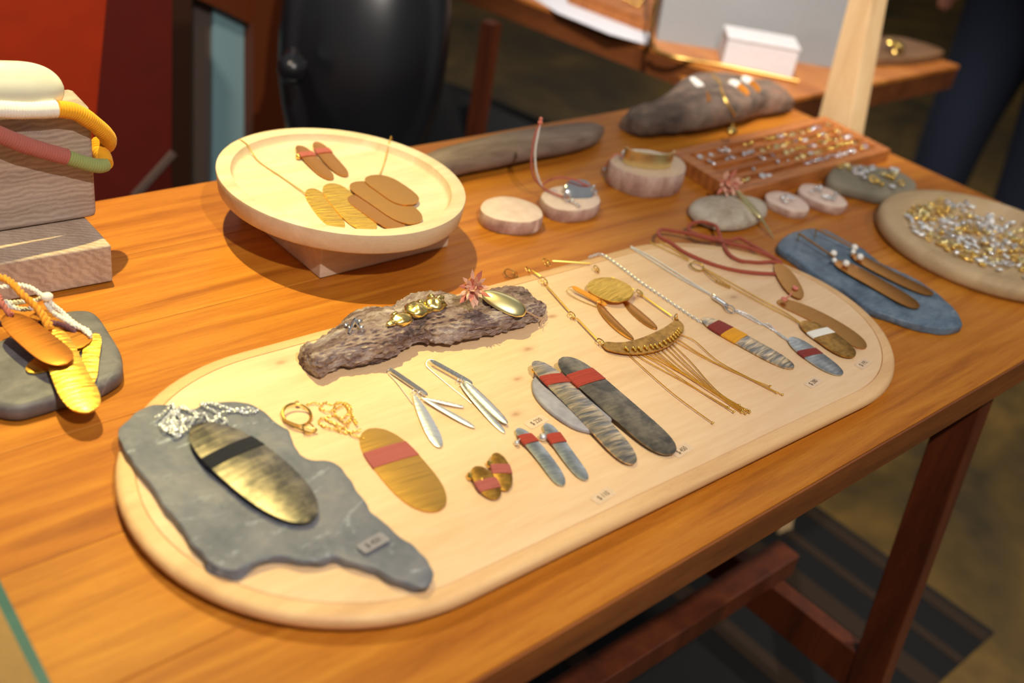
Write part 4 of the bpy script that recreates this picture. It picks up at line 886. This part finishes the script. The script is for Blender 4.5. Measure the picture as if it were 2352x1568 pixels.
# ================================================================ BRANCH, SLICES
mb=log([((955,452),(935,370),.026),((1010,437),(985,352),.030),((1065,415),(1030,337),.031),((1200,388),(1140,310),.032),((1320,362),(1250,294),.031),((1368,342),(1345,286),.028),((1384,322),(1374,296),.018)],0.0004,12,30,.0012,5,.72,45,150,.3,pw=.9)
tag(build('driftwood_branch',mb,M['branch'],None,70),'smooth grey driftwood branch lying behind the round plate','branch')
def wslice(px,h,lab,top='slice',c=None,under=.001,grp='cut branch slices'):
    pts=[T(*q,h) for q in px]; cc=sum(pts,Vector())/len(pts); t=thing('wood_slice',Z(cc,TZ),lab,'wood slice',grp)
    P=cr_spline([Vector((p.x,p.y,0)) for p in pts],5,True); n=len(P); c2_=sum(P,Vector())/n
    def row(s_,z,nz=0): return [c2_+(p-c2_)*(s_+nz*noise.noise(p*90+Vector((0,0,z*30))))+Vector((0,0,TZ+z)) for p in P]
    a2=sum(P[i].x*P[(i+1)%n].y-P[(i+1)%n].x*P[i].y for i in range(n))
    if a2<0: P.reverse()
    build('bark_ring',rows_mesh([row(.98,.0004),row(1.0,.0015,.03),row(1.015,h*.5,.05),row(1.0,h-.0006,.03),row(.985,h)],'open'),M['barkring'],t,50)
    build('cut_face',rows_mesh([row(.984,.0008),row(.984,h+.0001),row(.975,h+.0003),row(.5,h+.0002)],True),M[top],t,50)
    return t
wslice([(1103,478),(1115,460),(1150,451),(1190,455),(1230,470),(1246,488),(1240,503),(1205,511),(1150,506),(1115,493)],.0155,'thin bare branch slice nearest the round plate','slice')
wslice([(1243,452),(1258,435),(1300,425),(1340,430),(1372,446),(1378,466),(1352,480),(1300,484),(1262,474)],.0145,'thin branch slice carrying the cord and mirror bracelet','slice')
wslice([(1402,372),(1412,357),(1450,348),(1520,350),(1560,362),(1575,385),(1560,402),(1520,407),(1475,405),(1435,392)],.027,'thick branch slice carrying the gold cuff bracelet','slice2')
c3b=crop(3.646,1750,350); D=lambda a,b,h=0: T(*c3b((a,b)),h)
wslice([c3b(q) for q in ((28,365),(60,335),(150,325),(280,360),(370,420),(396,468),(360,498),(250,492),(120,440),(50,402))],.0095,'small branch slice with silver studs beside the cream pebble','slice')
wslice([c3b(q) for q in ((310,300),(350,265),(450,270),(600,320),(700,400),(713,440),(650,462),(500,430),(380,375),(318,335))],.0105,'small branch slice with silver studs nearer the grey stone','slice')
# cord bracelet
c4=crop(3.136,1050,250); E=lambda a,b,h=.0165: T(*c4((a,b)),h)
br=item('cord_bracelet',E(800,580),'slim pink cord bracelet with a small mirror disc, one cord sticking up','bracelet')
build('cord_loop',cord(cr_spline([E(805,640,.018),E(760,632,.018),E(680,600,.018),E(612,562,.017),E(650,522,.024),E(700,502,.03),E(760,495,.032),E(850,512,.032),E(920,545,.028),E(985,565,.022)],6),.0014,2,.005),M['pink'],br)
bs_=E(610,562,.017); yv=bs_.y
tp2=TA(1241,281,1,yv+.01)
build('upright_cord',cord(cr_spline([bs_,TA(*c4((556,500)),1,yv),TA(*c4((535,420)),1,yv+.003),TA(*c4((540,300)),1,yv+.006),TA(*c4((560,190)),1,yv+.008),tp2],6),.0013,2,.005),M['pink'],br)
build('upright_cord',cord(cr_spline([bs_,TA(*c4((585,500)),1,yv),TA(*c4((565,420)),1,yv+.003),TA(*c4((562,300)),1,yv+.006),TA(*c4((580,190)),1,yv+.008),tp2],6),.0013,2,.005),M['white'],br)
build('cord_knot',MB().ball(tp2,.0028,8,6).ball(tp2+Vector((0,0,.004)),.002,8,6),M['salmon'],br)
P=Petal(E(775,590,.021),E(985,585,.021),None,None,2.6,.0009,.003,wd=.026,nu=30,nv=11); P.side=Vector((.2,.7,.75)).normalized(); P.up=P.e.cross(P.side); P.up=P.up if P.up.z>0 else -P.up
build('mirror_disc',P.mesh(),M['silverpol'],br,60)
build('silver_ring',MB().torus(E(800,635,.02),.005,.0012,Matrix.Rotation(.9,3,'X'),16,6),M['silverpol'],br)
for q_ in ((830,665,.018),(855,685,.0175),(875,700,.017),(1000,600,.02),(985,560,.024)): build('silver_bead',MB().ball(E(*q_),.0022),M['silverpol'],br)
g=MB(); g.torus(E(985,585,.021),.0035,.001,Matrix.Rotation(.9,3,'Y'),12,5); build('silver_ring',g,M['silverpol'],br)
# gold cuff on thick slice
cf_=item('gold_cuff_bracelet',E(1370,400,.028),'wide shiny gold cuff bracelet with thin cords on the thick branch slice','bracelet')
A=E(1195,380,.0285); B=E(1535,400,.0285); cc=(A+B)/2; rx=(B-A)/2; nrm=Vector((rx.y,-rx.x,0)).normalized(); nrm=nrm if nrm.y<0 else -nrm
vs=[]; n=28
for i in range(n+1):
    t=math.pi*i/n; o_=cc-rx*math.cos(t)*1.0+nrm*(.017*math.sin(t)); ou=(-rx*math.cos(t)+nrm*(.035*math.sin(t))).normalized()
    for z_ in (.0,.004,.015,.019): vs.append(o_+ou*(.0006 if z_ in(0,.019) else .001)+Vector((0,0,z_)))
    for z_ in (.019,.0): vs.append(o_-ou*.0004+Vector((0,0,z_)))
fs=[]
for i in range(n):
    for k_ in range(6): fs.append((i*6+k_,i*6+(k_+1)%6,i*6+6+(k_+1)%6,i*6+6+k_))
g=MB().add(vs,fs+[(5,4,3,2,1,0),tuple(n*6+k_ for k_ in range(6))]); build('cuff_band',g,M['puffgold'],cf_,50)
build('thin_cord',cord(cr_spline([A+Vector((0,0,.006)),E(1150,325,.032),E(1120,345,.03),E(1085,385,.02),T(*c4((1062,430)),.008)],6),.0012,2,.004),M['salmon'],cf_)
build('cord_bead',MB().ball(T(*c4((1062,440)),.007),.0032,10,8),M['silverpol'],cf_)
build('thin_cord',cord(cr_spline([B+Vector((0,0,.006)),cc-nrm*.022+rx*.6+Vector((0,0,.005)),cc-nrm*.026+Vector((0,0,.005)),cc-nrm*.020-rx*.8+Vector((0,0,.005)),A+Vector((0,0,.006))],6),.0012,2,.004),M['white'],cf_)
# ================================================================ PEBBLE WITH FLOWER BROOCH
pe=slab_px([c4(q) for q in ((1676,700),(1715,640),(1850,608),(2050,608),(2190,640),(2245,700),(2200,760),(2080,812),(1900,822),(1760,775))],.0003,.012,bev=.006,rings=8,ch=.0085,under=.010)
tag(build('cream_pebble',pe,M['pebble'],None,70),'smooth cream pebble holding up the flower brooch','stone')
PB=bvh(pe); ph=lambda a,b,l=.001: hit(PB,*c4((a,b)),l,.02)
fb=item('flower_brooch',ph(1960,640),'pink dried flower brooch with a slender gold leaf hanging off the cream pebble','brooch')
f0=ph(1950,612,.012); fc=TA(*c4((1945,535)),1,f0.y)
flower(fb,fc,.0175,(-.45,-.6,.35),26,9,ph=.0022)
q0=TA(*c4((1985,560)),1,fc.y); q1=T(*c4((2195,790)),.012); P=Petal(q0,q1,None,None,2.2,.0012,.003,wd=.010,taper=.15,nu=30,nv=9); build('gold_leaf',P.mesh(),M['puffgold'],fb,60)
build('stem',MB().tube([q1+(q0-q1)*.05,T(*c4((2282,932)),.003)],[.0018,.0008],7),M['puffgold'],fb)
build('flower_stem',MB().tube([fc,q0],.0012,6),M['stem'],fb)
# ================================================================ DRIFTWOOD with earrings
c5b=crop(3.267,1380,130)
S=[((175,560),(150,470),.018),((240,610),(225,395),.028),((350,640),(390,350),.034),((520,628),(520,255),.046),((700,622),(620,160),.052),((850,592),(760,130),.054),((1050,545),(930,145),.050),((1200,482),(1120,190),.046),((1330,462),(1240,200),.040),((1415,425),(1370,300),.026),((1438,400),(1432,345),.014)]
mb=log([(c5b(a),c5b(b),h) for a,b,h in S],.0004,12,48,.004,9,.75,28,90,.4,pw=.7); DW=bvh(mb)
tag(build('driftwood_lump',mb,M['drift'],None,75),'large weathered grey driftwood lump at the back right of the table','driftwood')
dh=lambda a,b,l=.001: hit(DW,*c5b((a,b)),l,.04)
M['leafbrass']=plain('flat_lit_brass',(224,140,40),.5,.6)
def dear(A,B,wd,tr,lab):
    a,b=dh(*A,.006),dh(*B,.006); e=item('white_banded_earring',a,lab,'earring','white banded earrings on driftwood')
    P=Petal(a,b,None,None,2.4,.001,.0008,wd=wd); toc=(CAM-a).normalized(); P.up=(toc-P.e*toc.dot(P.e)).normalized(); P.side=P.up.cross(P.e).normalized()
    build('blade',P.mesh(),M['leafbrass'],e,60); build('thread_band',P.wrap(*tr,9,jit=.1),M['white'],e); build('ear_hook',MB().tube([a,a+Vector((-.004,0,.003)),a+Vector((-.006,.003,0))],.0004,5),M['goldchain'],e)
dear((600,150),(815,330),.017,(.28,.62),'largest white banded brass earring, at the left shoulder of the driftwood')
dear((965,185),(1108,288),.013,(.0,.42),'white banded brass earring in the middle of the driftwood, right of gold chain')
dear((1060,158),(1190,262),.013,(.0,.42),'white banded brass earring highest on the right of the driftwood')
gn=item('gold_chain_pendant',dh(900,300),'thick gold chain hanging over the driftwood with a small gold nugget','necklace')
q=[dh(830,140,.002),dh(885,185,.002),dh(908,270,.002),dh(940,340,.002),dh(965,380,.002),dh(1000,440,.002),dh(992,500,.002),dh(982,535,.003)]
for i in range(2): tag(build('chain_links',chain(cr_spline([p+Vector((i*.0014,0,0)) for p in q],6),.0026,.0005,.6,.0005),M['goldchain'],gn),kind='stuff')
build('nugget',MB().ball(dh(985,562,.004),.0075,14,10,(1.2,.8,.65)),M['gold'],gn)
# ================================================================ TRAYS AND STUDS
def mkmesh(name,mb,mat):
    o0=Vector((0,0,0)); me=bpy.data.meshes.new(name); me.from_pydata([tuple(p) for p in mb.v],[],mb.f); me.materials.append(M[mat]); me.shade_smooth(); return me
KI={}
for cn_,mt,mp_ in (('gold','gold','puffgold'),('silver','silverpol','silverchain')):
    r=.0026
    KI[cn_,'ball']=mkmesh('ball_stud',MB().ball((0,0,r),r,10,7),mt)
    KI[cn_,'disc']=mkmesh('disc_stud',MB().tube([(0,0,.0006),(0,0,.0016),(.0002,0,.0022)],[.0036,.0038,.0030],14).tube([(0,0,0),(0,0,.001)],.0006,5),mp_)
    KI[cn_,'bar']=mkmesh('bar_stud',MB().tube([(-.0045,0,.0018),(-.004,0,.0018),(.004,0,.0022),(.0045,0,.0022)],[.0006,.0013,.0013,.0006],8).ball((0,0,.001),.0011,6,4),mt)
    KI[cn_,'ring']=mkmesh('ring_stud',MB().torus((0,0,.0032),.0032,.0009,Matrix.Rotation(.5,3,'X'),16,6),mt)
    KI[cn_,'leaf']=mkmesh('leaf_stud',MB().ball((0,0,.002),.0042,10,7,(1,.5,.38)).ball((.002,.001,.0028),.0016,8,6),mp_)
    g=MB()
    for k_ in range(6): g.ball((.0022*math.cos(k_*1.047),.0022*math.sin(k_*1.047),.0016),.0014,7,5)
    g.ball((0,0,.0024),.0014,7,5); KI[cn_,'flower']=mkmesh('flower_stud',g,mt)
DS=dict(ball='round ball',disc='flat disc',bar='short bar',ring='open ring',leaf='leaf shaped',flower='flower shaped')
def stud(p,col,kind,where,grp,rs,sc=1.,pre='small'):
    o=bpy.data.objects.new('stud_earring',KI[col,kind]); COL.objects.link(o); o.location=p; o.rotation_euler=(rs.uniform(-.15,.15),rs.uniform(-.15,.15),rs.uniform(0,6.28)); o.scale=(sc*rs.uniform(.85,1.15),)*3
    tag(o,('%s %s %s stud %s'%(pre,col,DS[kind],where)).replace(' ,',','),'stud',grp)
# round tray
rt_=thing('round_stud_tray',(1.247,.4377,TZ),'pale round wooden tray at the right edge, crowded with stud earrings','tray')
rcn=Vector((1.247,.4377,TZ)); 
def rr_(R,z,n=80): return [rcn+Vector((R*math.cos(2*math.pi*i/n),R*math.sin(2*math.pi*i/n),z)) for i in range(n)]
build('tray_body',rows_mesh([rr_(.120,.0004),rr_(.130,.001),rr_(.1335,.006),rr_(.1325,.014),rr_(.129,.0185),rr_(.124,.0195),rr_(.110,.019),rr_(.104,.0155),rr_(.099,.0132),rr_(.05,.013)],True),M['rtray'],rt_,60)
rs=random.Random(11); pts=[]; tries=0
poly=[(2062,492),(2072,470),(2090,462),(2150,455),(2215,462),(2240,478),(2300,505),(2352,530),(2352,632),(2290,624),(2230,604),(2160,575),(2110,545),(2075,515)]
def inpoly(x,y,P):
    c=False; j=len(P)-1
    for i in range(len(P)):
        if (P[i][1]>y)!=(P[j][1]>y) and x<(P[j][0]-P[i][0])*(y-P[i][1])/(P[j][1]-P[i][1])+P[i][0]: c=not c
        j=i
    return c
while len(pts)<215 and tries<60000:
    tries+=1; a=rs.uniform(0,6.28); r=.099*rs.random()**.5; p=rcn+Vector((r*math.cos(a),r*math.sin(a),.0134))
    v=p-CAM; dd_=v.dot(cf); px=1176+FPX*v.dot(cr)/dd_; py=784-FPX*v.dot(cu)/dd_
    if px<2352 and not inpoly(px,py,poly): continue
    if px>2352 and rs.random()<.6: continue
    if abs(px-2255)<14 and abs(py-488)<12: continue
    if any((p-q).length<.0072 for q in pts): continue
    pts.append(p)
for i,p in enumerate(pts):
    nz=noise.noise(p*28+Vector((3,1,0)))+rs.uniform(-.12,.12)
    d_=p-rcn; a_=math.degrees(math.atan2(d_.y,d_.x))%360; zn=', at centre' if d_.length<.035 else [', right',', far right',', far',', far left',', left',', near left',', near',', near right'][int((a_+22.5)//45)%8]
    zn+=' side, mid way,' if .035<=d_.length<.068 else (' rim' if d_.length>=.068 else '')
    stud(p,'gold' if nz>0 else 'silver',rs.choice(['ball','disc','bar','ring','leaf','flower','leaf','bar']),zn+' of the round tray','stud earrings in the round tray',rs,1.3)
# slotted tray
q4=[T(*q,.0185) for q in ((1540,347),(1694,436),(2046,343),(1893,262))]; O_=q4[0]; ux=((q4[3]-q4[0])+(q4[2]-q4[1]))/2; uy=((q4[1]-q4[0])+(q4[2]-q4[3]))/2
Q=lambda u,v,h: Vector(((O_+ux*u+uy*v).x,(O_+ux*u+uy*v).y,TZ+h))
ty=thing('slotted_stud_tray',Q(.5,.5,0),'reddish wooden tray with long grooves holding rows of studs','tray')
build('tray_base',MB().prism([Q(0,0,.0004),Q(1,0,.0004),Q(1,1,.0004),Q(0,1,.0004)][::-1],(0,0,.0130)),M['tray'],ty,bevel=.0008)
rb=[0,.13,.27,.31,.42,.46,.57,.61,.72,.76,.87,1.0]
for a,b in ((0,.13),(.27,.31),(.42,.46),(.57,.61),(.72,.76),(.88,1)):
    build('groove_rib',MB().prism([Q(.055,a,.0136),Q(.955,a,.0136),Q(.955,b,.0136),Q(.055,b,.0136)][::-1],(0,0,.0048)),M['tray'],ty,bevel=.0005)
for a,b in ((0,.054),(.956,1)): build('end_rail',MB().prism([Q(a,0,.0136),Q(b,0,.0136),Q(b,1,.0136),Q(a,1,.0136)][::-1],(0,0,.0048)),M['tray'],ty,bevel=.0005)
gv=[.20,.365,.515,.665,.82]; rs=random.Random(4)
for gi,v_ in enumerate(gv):
    u=.10
    while u<.94:
        if u>.50: pr,cl_=.95,('silver' if gi==4 and rs.random()<.75 else ('gold' if rs.random()<.8 else 'silver'))
        elif gi in (0,1): pr,cl_=(.6 if gi==0 or u>.3 else .45),('silver' if u<.36 else 'gold')
        elif gi==4: pr,cl_=(.75 if u<.28 else .1),('gold' if u<.22 else 'silver')
        elif gi==3: pr,cl_=(.55 if u<.4 else .1),('gold' if u<.2 else 'silver')
        else: pr,cl_=.12,'silver'
        if rs.random()<pr:
            stud(Q(u,v_+rs.uniform(-.01,.01),.0172 if rs.random()<.0 else .0140),cl_,rs.choice(['ball','disc','bar','ball','leaf','ring']),'in '+['rear','second','middle','fourth','front'][gi]+' groove of slotted tray, '+['left end','left of middle','right of middle','right end'][min(3,int(u*4))],'stud earrings in the slotted tray',rs,1.25)
        u+=.031
# grey stone with rings
gs=slab([(p.x,p.y) for p in (D(a,b,.016) for a,b in ((548,200),(585,125),(680,92),(850,95),(1050,120),(1200,170),(1300,245),(1285,300),(1150,345),(1000,345),(850,310),(700,275),(590,245)))],TZ+.0004,TZ+.016,bev=.006,rings=6,ch=.001,under=.002,top=.0003)
tag(build('grey_flat_stone',gs,M['stone_g'],None,70),'flat olive grey stone with gold and silver studs, behind the round tray','stone')
rs=random.Random(21)
for (a,b,c_,k_) in ((655,140,'gold','ring'),(700,120,'gold','leaf'),(735,150,'gold','bar'),(780,178,'silver','ring'),(820,150,'silver','ball'),(860,155,'silver','disc'),(830,190,'silver','leaf'),(870,185,'silver','ball'),(850,232,'silver','ball'),(925,150,'silver','ring'),(920,250,'gold','ring'),(960,262,'gold','ball'),(1000,285,'gold','ball'),(1020,190,'gold','disc'),(1050,210,'gold','flower'),(1095,195,'gold','leaf'),(1090,235,'gold','ball'),(1080,150,'silver','leaf'),(1115,155,'silver','disc'),(1090,290,'silver','disc'),(1155,275,'gold','ring')):
    stud(D(a,b,.0175),c_,k_,'resting on the flat grey stone','studs on the grey stone',rs,1.3)
for (a,b,k_) in ((165,400,'ball'),(195,418,'disc'),(235,385,'leaf'),(250,405,'ball'),(210,380,'ring')): stud(D(a,b,.0102),'silver',k_,'on the branch slice beside the pebble','studs on the left small slice',rs,1.1)
for (a,b,k_) in ((415,340,'leaf'),(450,325,'ball'),(480,310,'ball'),(475,335,'ring'),(520,380,'leaf'),(545,405,'ball'),(585,390,'disc'),(610,370,'ball'),(600,410,'ball'),(560,380,'flower')): stud(D(a,b,.0112),'silver',k_,'on the branch slice near the grey stone','studs on the right small slice',rs,1.1)
# ================================================================ BLUE SLATE WITH PEARL EARRINGS
bs=[(135,765),(180,705),(300,652),(420,632),(550,650),(700,730),(860,810),(1000,920),(1200,1010),(1350,1090),(1500,1200),(1620,1310),(1672,1400),(1660,1455),(1500,1470),(1300,1435),(1100,1370),(900,1300),(750,1200),(650,1120),(500,1040),(400,985),(290,890),(150,805)]
bl=slab([(p.x,p.y) for p in (D(a,b,.009) for a,b in bs)],TZ+.0004,TZ+.009,bev=.002,rough=.0016,top=.0006,rings=6,seed=8)
tag(build('blue_slate',bl,M['bluesl'],None,50),'long blue grey slate right of the oval board, holding two pearl earrings','stone')
for i,(w0,w1,A,B,Cc,Dd,prl,pin,lb_) in enumerate((((310,678),(610,880),(618,905),(1312,1300),(1010,1064),(955,1146),((600,845),(607,902),(705,928)),(300,740),'long brass earring with white pearls, nearer the oval board'),((455,640),(770,800),(752,845),(1435,1190),(1100,992),(1062,1058),((776,795),(764,832),(822,874)),(445,710),'long brass earring with white pearls, nearer the round tray'))):
    e=item('pearl_earring',D(*A,.011),lb_,'earring','pearl earrings on the blue slate')
    P=Petal(D(*A,.0125),D(*B,.0115),D(*Cc,.012),D(*Dd,.012),5,.0009,.0006,nu=40,nv=9); build('blade',P.mesh(),M['copper'],e,60)
    build('ear_bar',MB().tube([D(*w0,.020),D(*w1,.016)],.0011,7),M['copper'],e); build('ear_pin',MB().tube([D(*w0,.020),D(*pin,.0105)],.0008,6),M['gold'],e)
    for j,q in enumerate(prl): build('pearl',MB().ball(D(*q,.0165),.0040 if j!=1 else .0030,12,9,(1,1,.95)),M['pearl'],e)
# ================================================================ PERSON
PX,PY=2.6,.98
ps=thing('person',(PX,PY,0),'person in dark navy jeans standing behind the right edge of the table','person')
me=bpy.data.meshes.new('body'); V=[];EE=[];RD=[]
def jt(x,y,z,r,par=None):
    V.append((x,y,z)); RD.append(r); i=len(V)-1
    if par is not None: EE.append((par,i))
    return i
pel=jt(0,0,.92,.13); wa_=jt(0,0,1.08,.12,pel); chs=jt(.01,0,1.30,.145,wa_); nk=jt(.01,0,1.44,.055,chs); hd0=jt(0,0,1.50,.06,nk); hd=jt(-.015,0,1.58,.085,hd0); hd2=jt(-.01,0,1.66,.07,hd)
ns=jt(-.105,0,1.575,.012,hd)
for sg in (1,-1):
    hp=jt(0,sg*.095,.86,.085,pel); kn=jt(-.01,sg*.11,.48,.058,hp); an=jt(.01,sg*.12,.09,.04,kn); jt(-.13,sg*.13,.035,.032,an)
    sh=jt(.01,sg*.17,1.36,.055,chs); el=jt(.03 if sg<0 else -.01,sg*.235,1.08,.04,sh)
    wr=jt(-.04 if sg>0 else -.02,sg*.245,.885,.026,el); pm=jt(-.06 if sg>0 else -.02,sg*.24,.83,.032,wr)
    for k_,(fx,L_) in enumerate(((-.028,.068),(-.010,.075),(.009,.070),(.026,.055))):
        a=jt(-.055+fx,sg*.238,.80,.010,pm); b=jt(-.06+fx*1.1,sg*.232,.80-L_*.55,.009,a); jt(-.066+fx*1.1,sg*.222,.80-L_,.0075,b)
    a=jt(-.095,sg*.225,.845,.011,pm); jt(-.11,sg*.215,.80,.0085,a)
me.from_pydata(V,EE,[]); bo_=bpy.data.objects.new('body',me); COL.objects.link(bo_); bo_.parent=ps; me.materials.append(M['skin'])
sk=bo_.modifiers.new('skin','SKIN'); 
if not me.skin_vertices: me.attributes
for i,sv in enumerate(me.skin_vertices[0].data if me.skin_vertices else []): sv.radius=(RD[i],RD[i]*(1.0)); sv.use_root=(i==0)
ss=bo_.modifiers.new('sub','SUBSURF'); ss.levels=2; ss.render_levels=2
pl_=Vector((PX,PY,0))
def lt(pts,rs_,name,mat,n=18):
    P=cr_spline([Vector(p)+pl_ for p in pts],4); R2=cr_spline([Vector((r,0,0)) for r in rs_],4); build(name,MB().tube(P,[r.x for r in R2],n),M[mat],ps,75)
for sg in (1,-1): lt([(0,sg*.07,.98),(0,sg*.088,.86),(-.005,sg*.10,.66),(-.01,sg*.11,.48),(0,sg*.115,.28),(.01,sg*.12,.07)],[.115,.125,.098,.080,.070,.068],'trouser_leg','denim')
lt([(0,0,1.00),(0,0,.94),(0,0,.86)],[.145,.168,.150],'trouser_waist','denim',24)
lt([(0,0,.97),(0,0,1.08),(.01,0,1.24),(.01,0,1.36),(.01,0,1.43)],[.168,.155,.175,.165,.075],'shirt_body','shirt',24)
for sg in (1,-1):
    lt([(.01,sg*.13,1.37),(.01,sg*.19,1.33),(.01 if sg<0 else 0,sg*.235,1.10)],[.075,.068,.056],'shirt_sleeve','shirt'); 
    build('shoe',MB().ball(pl_+Vector((-.055,sg*.125,.045)),.05,16,10,(2.5,.95,.85)),M['shoe'],ps)
hm=MB().ball(pl_+Vector((.012,0,1.625)),.112,20,14,(.95,.86,1.05)); build('hair',hm,M['hair'],ps)
for sg in (1,-1): build('eye',MB().ball(pl_+Vector((-.092,sg*.032,1.60)),.010,8,6),M['pearl'],ps)
build('mouth',MB().ball(pl_+Vector((-.088,0,1.535)),.018,10,6,(.4,1.1,.3)),M['salmon'],ps)
